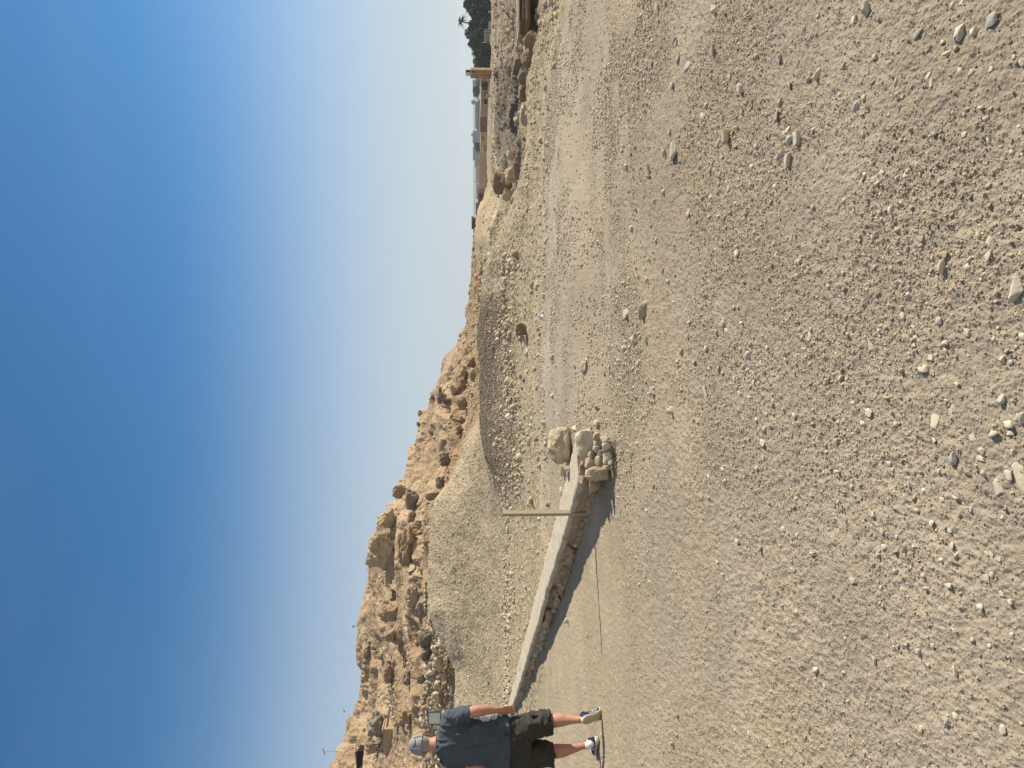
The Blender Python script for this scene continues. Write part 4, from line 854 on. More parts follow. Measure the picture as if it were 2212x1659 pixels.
def lamp_post(label, X, Y0, Y1, d, head):
    b = at(X, Y1, d); b.z = min(b.z, gz(b.x, b.y) + 0.2); H = at(X, Y0, d).z - b.z; root = empty('lamp_post', b); tag(root, label, 'lamp post', 'lamp posts on the hill skyline')
    m = MB(); m.tube([(0, 0, -0.5), (0, 0, H)], 0.05, 8); m.build('pole', M['steel'], root)
    m = MB()
    if head: m.tube([(0, 0, H - .1), (0, 0, H + .02)], 0.30, 10); m.tube([(0, 0, H + .02), (0, 0, H + .14)], [0.26, 0.1], 10)
    else: m.tube([(0, 0, H), (0.25, 0, H + .12)], 0.05, 6); m.box((0.38, 0, H + .12), (0.5, .25, .16)); m.box((-0.3, 0, H - .06), (0.4, .25, .16))
    m.build('lamp_head', M['steel'], root)
lamp_post('thin lamp post with a round head above the middle of the hill skyline', 307, 763, 780, 124, True)
lamp_post('thin lamp post with two side lamps on the hill skyline at photo edge', 36, 700, 722, 127, False)

# ------------------------------------------------------------------ the bird
M['bird'] = mat('dark_feathers', (0.03, 0.03, 0.035), 0.8, 0.2, 10, 0)
def build_bird():
    p = at(122, 744, 90); m = MB()
    m.tube([(0, -.16, 0), (0, -.08, .01), (0, .05, .01), (0, .17, 0), (0, .28, 0)], [.01, .05, .055, .03, .01], 8)
    b = m.build('bird', M['bird'], None, True, p); tag(b, 'tiny dark bird flying in the sky over the hill', 'bird')
    for s_ in (-1, 1):
        m = MB(); P = [(0, .06, .02), (s_ * .22, .1, .10), (s_ * .46, -.02, .16), (s_ * .22, -.06, .09), (0, -.07, .02)]
        P2 = [(x, y, z - .012) for x, y, z in P]; m.add(P + P2, [(0, 1, 2, 3, 4), (9, 8, 7, 6, 5)] + [(i, (i + 1) % 5, 5 + (i + 1) % 5, 5 + i) for i in range(5)])
        m.build('wing', M['bird'], b)
build_bird()

# ------------------------------------------------------------------ the valley side and beyond
M['pillar'] = mat('pillar_stone', (0.40, 0.245, 0.11), 0.9, 0.5, 3.2, 0.6, 12, 0.03, col2=(0.30, 0.19, 0.09))
def masonry(name, bw, bh, c1, c2, mort, scale=1.0):
    m_ = bpy.data.materials.new(name); m_.use_nodes = True; n = m_.node_tree.nodes; l = m_.node_tree.links; b = n['Principled BSDF']; b.inputs['Roughness'].default_value = 0.9
    tc = n.new('ShaderNodeTexCoord'); vo = n.new('ShaderNodeTexVoronoi'); vo.feature = 'DISTANCE_TO_EDGE'; vo.inputs['Scale'].default_value = scale
    v2 = n.new('ShaderNodeTexVoronoi'); v2.inputs['Scale'].default_value = scale
    l.new(tc.outputs['Object'], vo.inputs['Vector']); l.new(tc.outputs['Object'], v2.inputs['Vector'])
    rp = n.new('ShaderNodeMapRange'); rp.inputs['From Max'].default_value = 0.09; l.new(vo.outputs['Distance'], rp.inputs['Value'])
    mx = n.new('ShaderNodeMix'); mx.data_type = 'RGBA'; sp = n.new('ShaderNodeSeparateColor'); l.new(v2.outputs['Color'], sp.inputs[0]); l.new(sp.outputs[0], mx.inputs['Factor'])
    mx.inputs['A'].default_value = (*c1, 1); mx.inputs['B'].default_value = (*c2, 1)
    m3 = n.new('ShaderNodeMix'); m3.data_type = 'RGBA'; l.new(rp.outputs[0], m3.inputs['Factor']); m3.inputs['A'].default_value = (*mort, 1); l.new(mx.outputs['Result'], m3.inputs['B'])
    l.new(m3.outputs['Result'], b.inputs['Base Color'])
    bp = n.new('ShaderNodeBump'); bp.inputs['Distance'].default_value = 0.05; l.new(rp.outputs[0], bp.inputs['Height']); l.new(bp.outputs['Normal'], b.inputs['Normal'])
    return m_
M['pillar'] = masonry('pillar_masonry', 0.3, 0.2, (0.40, 0.265, 0.135), (0.26, 0.165, 0.09), (0.46, 0.35, 0.21), 3.0)
M['black'] = mat('black_metal', (0.02, 0.02, 0.022), 0.5, 0.1, 10, 0, spec=0.4)
M['white'] = mat('white_paint', (0.72, 0.72, 0.68), 0.6, 0.15, 5, 0)
M['ochre'] = mat('ochre_paint', (0.48, 0.34, 0.14), 0.7, 0.2, 5, 0)
M['cream'] = mat('cream_render', (0.60, 0.52, 0.38), 0.8, 0.2, 4, 0)
def build_pillar():
    d = 84.0; b = at(1500.5, 1067, d); k = d / F; H = at(1500, 1017, d).z - b.z; W = 19 * k
    root = empty('stone_pillar', b, math.radians(-43)); tag(root, 'square rough stone pillar with a black floodlight on top, before the trees', 'pillar')
    m = MB(); m.box((0, 0, H / 2 - .2), (W, W * .72, H + .4), taper=0.97); m.build('stone_shaft', M['pillar'], root, bevel=0.04)
    m = MB(); m.box((0, 0, H + .015), (W * 1.0, W * .78, 0.07)); m.build('cap_slab', M['cream'], root)
    z0 = H + 0.05; fh = 9.5 * k; fw = 11 * k
    m = MB()
    for x in (-fw / 2, -fw * .12, fw * .2, fw / 2): m.box((x, 0, z0 + fh / 2), (0.05, 0.1, fh))
    m.box((0, 0, z0 + fh), (fw * 1.05, 0.12, 0.06)); m.box((0, 0, z0 + fh * .02), (fw * 1.05, 0.12, 0.06)); m.box((fw * .36, 0, z0 + fh * .5), (fw * .28, 0.1, fh)); m.box((fw*.05, .02, z0 + fh * .5), (fw * .28, 0.06, fh * .9))
    m.build('lamp_frame', M['black'], root)
    for x in (-fw * .33, fw * .04): MB().box((x, -0.06, z0 + fh * .5), (fw * .2, 0.03, fh * .78)).build('lamp_panel', M['white'], root)
    MB().box((W * .3, -W * .4, H * .92), (.12, .1, .12)).build('socket', M['black'], root)
build_pillar()
def build_marker():
    d = 82.0; b = at(1452, 1066, d); k = d / F; H = at(1452, 1051, d).z - b.z; root = empty('marker_post', b); tag(root, 'stubby ochre marker post with a pale top near the stone pillar', 'post')
    MB().box((0, 0, H / 2 - .1), (5.6 * k, .25, H + .2)).build('shaft', M['ochre'], root, bevel=.02)
    MB().box((0, 0, H + .035), (5.6 * k + .04, .29, .07)).build('cap', M['cream'], root)
build_marker()
def thin_post(label, X, Y0, Y1, d, r=.03, mt='white', name='thin_post'):
    b = at(X, Y1, d); b.z = min(b.z, gz(b.x, b.y) + .05); H = at(X, Y0, d).z - b.z; m = MB(); m.tube([(0, 0, -.1), (0, 0, H)], r, 7); m.box((0, 0, H), (r * 4, r * 3, r * 3)); tag(m.build(name, M[mt], None, loc=b), label, 'post')
thin_post('slender white post in front of the dark trees', 1633, 1056, 1072, 74)
thin_post('tiny mast on the skyline where hill meets plain', 1084, 1015, 1022, 74, .02, 'steel')
thin_post('pinkish lamp mast rising over the low village roofs', 1393, 1037, 1056, 240, .12, 'cream')

# retaining wall line behind the dark gravel slope
M['rubblewall'] = masonry('field_wall', .3, .2, (0.40, 0.31, 0.20), (0.29, 0.22, 0.14), (0.24, 0.18, 0.12), 2.5)
def field_wall(label, pts, d, thick, mt='rubblewall', name='field_wall', cat='wall'):
    m = MB(); a = at(pts[0][0], pts[0][2], d); k = d / F
    for (x0, t0, b0), (x1, t1, b1) in zip(pts[:-1], pts[1:]):
        A, B, Cc, D = at(x0, b0, d), at(x1, b1, d), at(x1, t1, d), at(x0, t0, d)
        f = [p - a for p in (A, B, Cc, D)]; bk = [p + Vector((0, thick, 0)) for p in f]
        f[0] = f[0] - Vector((0, 0, .4)); f[1] = f[1] - Vector((0, 0, .4)); bk[0] = bk[0] - Vector((0, 0, .4)); bk[1] = bk[1] - Vector((0, 0, .4))
        m.add(f + bk, [(0, 1, 2, 3), (7, 6, 5, 4), (3, 2, 6, 7), (0, 3, 7, 4), (1, 5, 6, 2)])
    tag(m.build(name, M[mt], None, loc=a), label, cat); 
field_wall('low rubble wall running from the stone pillar past the ochre marker', [(1488, 1055.5, 1064), (1460, 1056.5, 1064), (1430, 1057, 1064), (1400, 1055, 1063), (1378, 1057, 1063)], 98, .6)
# slab ledge over the trench at the photo corner
M['ledge'] = mat('ledge_stone', (0.33, 0.27, 0.20), 0.9, 0.5, 4, 0.7, 20, 0.02)
def build_ledge():
    d = 16.2; a = at(1640, 1146, d); root = empty('stone_ledge', a); tag(root, 'layered stone slab ledge over a dark trench at the photo corner', 'ledge'); k = d / F
    rg = random.Random(3)
    for i, (y0, y1, x0, off) in enumerate([(1120, 1124, 1592, 0), (1128, 1131, 1620, .05), (1131.5, 1135, 1624, .12), (1135.5, 1140, 1618, .02), (1140.5, 1146, 1622, .16)]):
        t, b_ = at(1640, y0, d).z - a.z, at(1640, y1, d).z - a.z; xl = (x0 - 1640) * k; xr = 1.3
        m = MB(); n = 7
        for j in range(n):
            xa, xb = xl + (xr - xl) * j / n, xl + (xr - xl) * (j + 1) / n - .008
            m.box(((xa + xb) / 2, .45 + off + rg.uniform(-.02, .02), (t + b_) / 2), (xb - xa, .9, t - b_), jit=.006, rnd=rg)
        m.build('slab', M['ledge'], root)
    MB().box((0.6, 1.5, -.45), (2.0, 1.2, .95), jit=.05).build('footing', M['ledge'], root)
build_ledge()

# ---- vegetation
def leafmat(name, c, c2):
    m_ = mat(name, c, 0.85, 1.0, 1.1, 0, col2=c2, spec=0.15); return m_
M['leaf_dark'] = leafmat('foliage_dark', (0.034, 0.066, 0.022), (0.009, 0.020, 0.008))
M['leaf_olive'] = leafmat('foliage_olive', (0.085, 0.095, 0.032), (0.040, 0.052, 0.020))
M['leaf_blue'] = leafmat('foliage_far', (0.05, 0.075, 0.035), (0.03, 0.045, 0.022))
M['bark'] = mat('bark', (0.14, 0.10, 0.07), 0.9, 0.4, 6, 0)
def crown_mesh(name, seed, R_, n, leaf, mt, squash=0.75):
    rg = np.random.RandomState(seed); nb = 26
    cs = rg.normal(size=(nb, 3)); cs /= np.linalg.norm(cs, axis=1)[:, None]; cs *= (rg.rand(nb, 1) ** 0.45) * 0.78; cs[:, 2] = cs[:, 2] * .95 + .05
    rb = rg.uniform(.20, .42, nb)
    w_ = rb ** 2 / (rb ** 2).sum(); pick = rg.choice(nb, n, p=w_)
    d = rg.normal(size=(n, 3)); d /= np.linalg.norm(d, axis=1)[:, None]
    p = cs[pick] + d * (rb[pick] * rg.uniform(.72, 1.08, n))[:, None]
    p = p * np.array([R_, R_, R_ * squash])
    a = d + rg.normal(size=(n, 3)) * .7; a /= np.linalg.norm(a, axis=1)[:, None]
    t = np.cross(a, rg.normal(size=(n, 3))); t /= np.linalg.norm(t, axis=1)[:, None]; b = np.cross(a, t)
    s_ = (leaf * rg.uniform(.6, 1.4, n))[:, None]
    V = np.stack([p - t * s_ - b * s_ * .5, p + t * s_ - b * s_ * .35, p + t * s_ * .4 + b * s_ * .8, p - t * s_ * .5 + b * s_ * .7], 1).reshape(-1, 3)
    return mesh_from(name, V, np.arange(n * 4).reshape(n, 4), M[mt])
def tree(label, X, Ytop, Ybase, d, wpx, mt, seed, name='broadleaf_tree', cat='tree', group='dark trees at the edge of the plain', n=2600, low=0.12):
    b = at(X, Ybase, d); top = at(X, Ytop, d).z; H = top - b.z; root = empty(name, b, seed * 1.3); tag(root, label, cat, group)
    Rr = wpx * d / F / 2; sq = min(1.2, max(.5, H * (1 - low) / 2 / Rr))
    cr = link('crown', crown_mesh('crown', seed, Rr, n, Rr * .075, mt, sq), root, (0, 0, H - Rr * sq * 1.02))
    m = MB(); m.tube([(0, 0, -.3), (.05 * Rr, 0, H * .3), (0, .04 * Rr, H * .6)], [Rr * .07, Rr * .05, Rr * .03], 7)
    for q in range(4):
        an = q * 1.6 + seed; m.tube([(0, 0, H * .3), (Rr * .35 * math.cos(an), Rr * .35 * math.sin(an), H * .6)], [Rr * .035, Rr * .015], 5)
    m.build('trunk', M['bark'], root, True)
TR = [(1672, 1010, 200, 62, 'leaf_dark', 'dark tree cut by the photo corner, first of the grove'), (1646, 1005, 205, 46, 'leaf_dark', 'tall dark green tree under the palm, next to the photo corner'),
      (1620, 1006, 196, 50, 'leaf_dark', 'dense dark tree directly below the leaning palm'), (1594, 1006, 200, 46, 'leaf_olive', 'olive green tree rising behind the white pergola'),
      (1574, 1008, 192, 40, 'leaf_olive', 'olive tree at the shoulder of the grove above the pergola'), (1556, 1016, 204, 36, 'leaf_dark', 'dark tree stepping down past the pergola'),
      (1538, 1022, 198, 34, 'leaf_dark', 'lower dark tree halfway between pergola and pillar'), (1520, 1022, 190, 34, 'leaf_olive', 'bushy tree just beside the stone pillar'),
      (1634, 1030, 186, 50, 'leaf_dark', 'low dark tree in front of the grove near the white post'), (1552, 1038, 184, 44, 'leaf_dark', 'low shrubby tree at the foot of the grove'), (1600, 1036, 183, 40, 'leaf_dark', 'shaded low tree standing behind the pergola posts'), (1522, 1042, 182, 36, 'leaf_dark', 'dark bush right against the foot of the stone pillar')]
for i, (X, yt, d, w_, mt, l) in enumerate(TR): tree(l, X, yt, 1064, d, w_ * 1.15, mt, 20 + i, n=5200, low=0.02)
tree('green bush between the stone pillar and the village walls', 1478, 1038, 1058, 170, 20, 'leaf_olive', 50, 'bush', 'bush', 'trees among the far buildings', 1400, 0)
tree('dark green tree behind the village roofs near the pillar', 1459, 1020, 1040, 420, 30, 'leaf_blue', 51, group='trees among the far buildings', n=1500, low=0)
tree('dark tree between the two grey apartment blocks', 1343, 1023, 1042, 420, 24, 'leaf_blue', 52, group='trees among the far buildings', n=1500, low=0)
FT = [(1425, 1026, 20), (1408, 1028, 22), (1390, 1026, 20), (1378, 1030, 16), (1436, 1030, 16), (1310, 1030, 16), (1545, 1017, 22), (1500, 1024, 24), (1480, 1026, 20)]
FL = ['grey green', 'round', 'wide', 'small', 'pale', 'squat', 'hazy high', 'hazy wide', 'hazy low']
FN = ['behind the water tower', 'left of the water tower in the haze', 'beyond the pink lamp mast', 'before the first grey block', 'right of the water tower', 'past the second grey block', 'on top of the grove skyline', 'behind the stone pillar lamp', 'next to the pillar over the village']
for i, (X, yt, w_) in enumerate(FT): tree('%s far tree %s' % (FL[i], FN[i]), X, yt, 1042, 900 if i < 6 else 600, w_ * 1.3, 'leaf_blue', 60 + i, 'far_tree', 'tree', 'hazy trees on the far plain', 900, 0)
def build_palm():
    d = 215; b = at(1607, 1060, d); root = empty('palm_tree', b); tag(root, 'palm tree leaning out above the dark grove', 'palm'); k = d / F
    top = at(1613, 996, d) - b
    m = MB(); m.tube([(0, 0, -.3), (.1, 0, top.z * .6), (top.x * .4, 0, top.z * .85), (top.x, 0, top.z)], [.3, .24, .2, .16], 8); m.build('trunk', M['bark'], root, True)
    V, Fc = [], []; rg = random.Random(5)
    for i in range(24):
        an = i * 2.399; el = rg.uniform(-.3, 1.25); L = rg.uniform(1.9, 2.7); prev = None
        for j in range(6):
            t = j / 5; r_ = L * t * math.cos(el * (1 - .3 * t)); z = L * t * math.sin(el) - 1.1 * t * t * L * .55
            p = Vector((top.x + math.cos(an) * r_, math.sin(an) * r_, top.z + z)); sd = Vector((-math.sin(an), math.cos(an), 0)) * (.24 * (1 - t) + .05); dn = Vector((0, 0, -.16 * math.sin(3.14 * min(1, t + .1))))
            V += [p - sd + dn, p, p + sd + dn]
            if j: n0 = len(V) - 6; Fc += [(n0, n0 + 1, n0 + 4, n0 + 3), (n0 + 1, n0 + 2, n0 + 5, n0 + 4)]
    link('fronds', mesh_from('fronds', V, Fc, M['leaf_dark']), root)
build_palm()
# ---- pergola and odds and ends before the grove
def build_pergola():
    d = 176; a = at(1581, 1062, d); k = d / F; root = empty('pergola', a); tag(root, 'white post-and-beam pergola in front of the dark trees', 'pergola')
    zt, zm = at(1581, 1047.5, d).z - a.z, at(1581, 1057, d).z - a.z
    m = MB(); m.box((0, 0, zt), (27 * k, .12, .14)); m.build('top_beam', M['cream'], root)
    m = MB(); m.box((.6, 0, zm), (34 * k, .12, .10)); m.build('lower_beam', M['cream'], root)
    for X in (1568, 1572.5, 1577, 1581.5, 1586, 1590.5, 1595): MB().box(((X - 1581) * k, .02, zt / 2), (.11, .11, zt - .15)).build('post', M['cream'], root)
    m = MB(); m.box((-14 * k, 0, zt + .3), (.12, .12, .9)); m.build('finial', M['cream'], root)
build_pergola()
def crate(label, X0, X1, Y0, Y1, d, mt, name, cat):
    k = d / F; a = at((X0 + X1) / 2, Y1, d); H = at(X0, Y0, d).z - a.z; W = (X1 - X0) * k; root = empty(name, a); tag(root, label, cat)
    MB().box((0, .3, H * .42), (W, .7, H * .84)).build('body', M[mt], root, bevel=.05); MB().box((0, .3, H * .92), (W * .8, .6, H * .16)).build('lid', M['steel'], root)
crate('small white block standing before the pergola', 1571, 1579, 1058, 1063, 172, 'white', 'white_block', 'tank')  # unidentified white shape, built as a plain block
crate('plain grey block in the shade of the grove', 1597, 1613, 1055, 1061, 174, 'steel', 'grey_block', 'block')  # grey shape of unknown use, simply a block
# ---- village
M['bld_pink'] = mat('pink_render', (0.46, 0.33, 0.24), 0.9, 0.3, .3, 0); M['bld_mud'] = mat('mud_render', (0.19, 0.125, 0.11), 0.9, 0.3, .3, 0)
M['bld_peach'] = mat('peach_render', (0.50, 0.34, 0.21), 0.9, 0.2, .3, 0); M['bld_grey'] = mat('grey_render', (0.20, 0.20, 0.21), 0.9, 0.3, .1, 0)
M['window'] = mat('window_dark', (0.035, 0.03, 0.035), 0.6, 0.1, 3, 0); M['window_blue'] = mat('window_blue', (0.10, 0.13, 0.18), 0.4, 0.1, 3, 0)
def building(label, X0, X1, Y0, Y1, d, mt, wins=(), roof=None, deep=8, name='village_house', cat='house', group='low village houses', buttress=0, tank=False):
    k = d / F; a = at((X0 + X1) / 2, Y1, d); H = at(X0, Y0, d).z - a.z; W = (X1 - X0) * k; root = empty(name, a); tag(root, label, cat, group)
    gb = gz(a.x, a.y) - a.z - .5
    MB().box((0, deep / 2, (H + min(gb, 0)) / 2), (W, deep, H - min(gb, 0))).build('walls', M[mt], root)
    if roof: MB().box((0, deep / 2 - .2, H + .1 * H * .5), (W * 1.01, deep + .8, max(.25, H * .07))).build('roof_edge', M[roof], root)
    for (x0, x1, y0, y1, wm) in wins:
        zx0, zx1 = (x0 - (X0 + X1) / 2) * k, (x1 - (X0 + X1) / 2) * k; z0, z1 = at(x0, y1, d).z - a.z, at(x0, y0, d).z - a.z
        MB().box(((zx0 + zx1) / 2, -.02, (z0 + z1) / 2), (zx1 - zx0, .12, z1 - z0)).build('window', M[wm], root)
    for i in range(buttress):
        x = -W / 2 + W * (i + .5) / buttress; MB().box((x, -.5, H * .16), (.5, 1.0, H * .32), taper=.6).build('buttress', M[mt], root)
    if tank: m = MB(); m.box((W * .2, deep * .4, H + H * .06), (W * .25, 2, H * .14)); m.build('roof_block', M[mt], root)
building('long pinkish village house nearest the stone pillar with dark openings', 1430, 1489, 1040, 1062, 190, 'bld_pink', [(1434, 1445, 1045, 1053, 'window'), (1449, 1460, 1045, 1053, 'window_blue'), (1464, 1470, 1043, 1053, 'window')], 'cream')
building('dark mud village house right of the lamp mast with blue windows', 1374, 1429, 1038, 1060, 230, 'bld_mud', [(1402, 1410, 1046, 1053, 'window_blue'), (1411, 1418, 1047, 1053, 'window'), (1380, 1386, 1044, 1048, 'window')], 'bld_pink')
building('pale peach cube house in the middle of the village', 1349, 1373, 1039.5, 1060, 215, 'bld_peach', [(1356, 1364, 1042, 1046, 'window_blue')], 'cream')
building('low orange house beside the peach cube', 1330, 1348, 1042, 1060, 200, 'bld_peach', [(1334, 1336, 1046, 1050, 'window'), (1341, 1343, 1046, 1050, 'window')])
building('long blank tan enclosure wall with small buttresses', 1252, 1329, 1034.5, 1060, 180, 'bld_pink', (), None, 5, 'enclosure', 'enclosure', 'low village houses', 8)
building('brown building with barred openings at the end of the enclosure', 1222, 1251, 1033, 1056, 185, 'bld_mud', [(1240, 1248, 1037, 1039, 'window'), (1230, 1237, 1037, 1039, 'window')])
building('domed brown house showing over the tan hillock', 1206, 1221, 1028, 1050, 260, 'bld_mud')
building('reddish hut on the skyline above the tan hillock', 1174, 1188, 1022, 1034, 72, 'bld_pink', [(1179, 1183, 1026, 1029, 'window')], 'bld_mud', 2.0, 'hut', 'hut', None)
G = 'grey apartment blocks on the far plain'
building('tall grey apartment block beyond the dark tree, near the peach house', 1356, 1376, 1021, 1044, 1000, 'bld_grey', [(1358 + i * 4, 1360 + i * 4, 1024 + j * 5, 1026 + j * 5, 'window') for i in range(4) for j in range(2)], None, 14, 'apartment_block', 'building', G, 0, True)
building('second grey apartment block with a stepped side beyond the enclosure', 1319, 1342, 1021.5, 1044, 1050, 'bld_grey', [(1322 + i * 5, 1325 + i * 5, 1025 + j * 5, 1027 + j * 5, 'window') for i in range(4) for j in range(2)], None, 14, 'apartment_block', 'building', G)
building('low wide grey block in the haze by the water tower', 1395, 1440, 1026, 1044, 1100, 'bld_grey', [(1400 + i * 6, 1403 + i * 6, 1029, 1031, 'window') for i in range(6)], None, 14, 'apartment_block', 'building', G)
building('grey block just past the stone pillar in the haze', 1466, 1486, 1021, 1044, 1000, 'bld_grey', [(1469 + i * 5, 1472 + i * 5, 1025, 1027, 'window') for i in range(3)], None, 14, 'apartment_block', 'building', G)
building('hazy tan block over the long enclosure wall', 1270, 1300, 1028, 1044, 900, 'bld_peach', [(1273 + i * 6, 1276 + i * 6, 1031, 1033, 'window') for i in range(4)], None, 14, 'apartment_block', 'building', G)
building('hazy low tan block near the domed house', 1235, 1262, 1029, 1044, 950, 'bld_grey', (), None, 14, 'apartment_block', 'building', G)
building('small distant grey block left of the second apartment block', 1302, 1316, 1026, 1044, 1000, 'bld_grey', (), None, 14, 'apartment_block', 'building', G)
def water_tower():
    d = 900; a = at(1438, 1044, d); root = empty('water_tower', a); tag(root, 'grey mushroom-shaped water tower on the hazy skyline', 'tower'); H = at(1438, 1017.5, d).z - a.z
    m = MB(); m.tube([(0, 0, -1), (0, 0, H * .75)], 1.0, 10); m.build('shaft', M['bld_grey'], root)
    m = MB(); m.tube([(0, 0, H * .62), (0, 0, H * .74), (0, 0, H * .92), (0, 0, H)], [.8, 2.8, 2.6, .6], 14); m.build('tank', M['bld_grey'], root, True)
water_tower()
# desert scrub on the ridge line
SB = [(1106, 1021, 12), (1120, 1021, 14), (1133, 1022, 10), (1146, 1022, 12), (1159, 1023, 12), (1170, 1024, 9)]
SBL = ['end bush of the ridge row, nearest the hill', 'wide dark bush, second from the hill', 'small bush in the middle of the ridge row', 'round bush just past the middle of the row', 'bush next to the last of the ridge row', 'last small bush beside the reddish hut']
for i, (X, y, w_) in enumerate(SB): tree(SBL[i], X, y - 1, 1030, 66, w_ * 1.2, 'leaf_olive', 90 + i, 'desert_bush', 'bush', 'dry bushes along the ridge', 500, 0)
# ---- litter
M['blue'] = mat('blue_plastic', (0.04, 0.14, 0.42), 0.4, 0.1, 9, 0, spec=0.5)
def litter(label, X, Y, s_, mt, name, cat):
    p, ok = hit([(X, Y)]); p = p[0]; m = MB(); rg = random.Random(int(X))
    m.tube([(0, 0, s_ * .3), (s_ * .5, .1 * s_, s_ * .42), (s_ * 1.1, .05 * s_, s_ * .35)], [s_ * .4, s_ * .5, s_ * .25], 7)
    m.v = [(x + rg.uniform(-.08, .08) * s_, y + rg.uniform(-.08, .08) * s_, z + rg.uniform(-.08, .08) * s_) for x, y, z in m.v]
    tag(m.build(name, M[mt], None, loc=p), label, cat)
litter('crumpled blue plastic scrap at the foot of the rubble bank', 970, 1173, .05, 'blue', 'plastic_scrap', 'litter')
litter('white crumpled cup lying at the track edge near the corner', 1609, 1178, .05, 'white', 'paper_cup', 'litter')

# ------------------------------------------------------------------ the walking man
def clothmat(name, c, var=.35, scale=9, bscale=260, rough=.9):
    return mat(name, c, rough, var, scale, 0.25, bscale, 0.001, spec=0.1)
M['skin'] = mat('skin', (0.43, 0.215, 0.150), 0.55, 0.35, 14, 0.2, 120, 0.001, spec=0.35)
M['skin_leg'] = mat('skin_legs', (0.50, 0.29, 0.19), 0.55, 0.3, 14, 0.2, 120, 0.001, spec=0.35)
M['shirt'] = clothmat('navy_cotton', (0.070, 0.087, 0.106)); M['shorts'] = clothmat('charcoal_cotton', (0.050, 0.048, 0.042))
M['cap'] = clothmat('grey_blue_cap', (0.24, 0.255, 0.29), .2); M['hair'] = mat('grey_hair', (0.30, 0.28, 0.27), .8, .5, 40, .6, 220, .003)
M['shoe'] = mat('navy_mesh', (0.022, 0.024, 0.060), .7, .3, 60, .4, 300, .001); M['shoe_sole'] = mat('worn_sole', (0.42, 0.37, 0.26), .8, .5, 16, .5, 60, .004)
M['midsole'] = mat('white_midsole', (0.52, 0.52, 0.50), .6, .3, 20, 0); M['sock'] = clothmat('white_sock', (0.70, 0.70, 0.68), .15)
M['stripe'] = mat('shoe_stripe', (0.62, 0.64, 0.66), .5, .1, 20, 0)
MAN_Y = 6.97; MS = MAN_Y / F
MAN_X = (58 - 829.5) * MS; MAN_Z = gz(MAN_X, MAN_Y)
def mp(X, Y, d=0.0):                                  # a spot on the figure: picture px, and metres away from the camera
    return Vector(((X - 58) * MS, d, (1297 - Y) * MS))
def loft(path, ref=(1, 0, 0), n=28, power=2.0):
    """path: list of (Vector, r_ref, r_other)"""
    V, Fc = [], []; N = len(path); ref = Vector(ref)
    for i, (p, ra, rb) in enumerate(path):
        t = (path[min(i + 1, N - 1)][0] - path[max(i - 1, 0)][0]).normalized()
        a = (ref - t * ref.dot(t)).normalized(); b = t.cross(a).normalized()
        for k in range(n):
            an = 2 * math.pi * k / n; ca, sa = math.cos(an), math.sin(an)
            e = 2.0 / power; x = abs(ca) ** e * math.copysign(1, ca); y = abs(sa) ** e * math.copysign(1, sa)
            V.append(p + a * x * ra + b * y * rb)
    for i in range(N - 1):
        for k in range(n): Fc.append((i * n + k, i * n + (k + 1) % n, (i + 1) * n + (k + 1) % n, (i + 1) * n + k))
    Fc.append(tuple(range(n - 1, -1, -1))); Fc.append(tuple((N - 1) * n + k for k in range(n)))
    return V, Fc
def dense(path, m=4):
    """smooth in-between rings"""
    out = []; N = len(path)
    for i in range(N - 1):
        p0, p1, p2, p3 = path[max(i - 1, 0)], path[i], path[i + 1], path[min(i + 2, N - 1)]
        for j in range(m):
            t = j / m; f = lambda a, b, c, d: 0.5 * ((2 * b) + (c - a) * t + (2 * a - 5 * b + 4 * c - d) * t * t + (3 * b - a - 3 * c + d) * t ** 3)
            out.append((Vector([f(p0[0][q], p1[0][q], p2[0][q], p3[0][q]) for q in range(3)]), f(p0[1], p1[1], p2[1], p3[1]), f(p0[2], p1[2], p2[2], p3[2])))
    out.append(path[-1]); return out
def ellipsoid(c, r, yaw=0.0, sub=3, fn=None):
    v = ICO[sub][0] * np.array(r)
    if fn: v = fn(v)
    co, si = math.cos(yaw), math.sin(yaw)
    return [Vector((c[0] + p[0] * co - p[1] * si, c[1] + p[0] * si + p[1] * co, c[2] + p[2])) for p in v], [tuple(f) for f in ICO[sub][1]]
def fuse(name, parts, voxel, material, parent, smooth=4, disp=None):
    V, Fc = [], []
    for v, f in parts:
        n0 = len(V); V += list(v); Fc += [tuple(i + n0 for i in q) for q in f]
    me = bpy.data.meshes.new('t'); me.from_pydata([tuple(p) for p in V], [], Fc)
    bm = bmesh.new(); bm.from_mesh(me); bmesh.ops.recalc_face_normals(bm, faces=bm.faces); bm.to_mesh(me); bm.free()
    o = bpy.data.objects.new('t', me); C.objects.link(o)
    r = o.modifiers.new('r', 'REMESH'); r.mode = 'VOXEL'; r.voxel_size = voxel
    s_ = o.modifiers.new('s', 'SMOOTH'); s_.factor = 0.5; s_.iterations = smooth
    dg = bpy.context.evaluated_depsgraph_get(); m2 = bpy.data.meshes.new_from_object(o.evaluated_get(dg))
    bpy.data.objects.remove(o); bpy.data.meshes.remove(me)
    nv = len(m2.vertices)
    if disp:
        co = np.empty(nv * 3, np.float32); m2.vertices.foreach_get('co', co); co = co.reshape(-1, 3).astype(float)
        no = np.array([v.normal[:] for v in m2.vertices]); co = co + no * disp(co, no)[:, None]
        m2.vertices.foreach_set('co', co.astype(np.float32).ravel()); m2.update()
    m2.name = name; m2.polygons.foreach_set('use_smooth', np.ones(len(m2.polygons), bool)); m2.materials.clear(); m2.materials.append(M[material])
    return link(name, m2, parent)

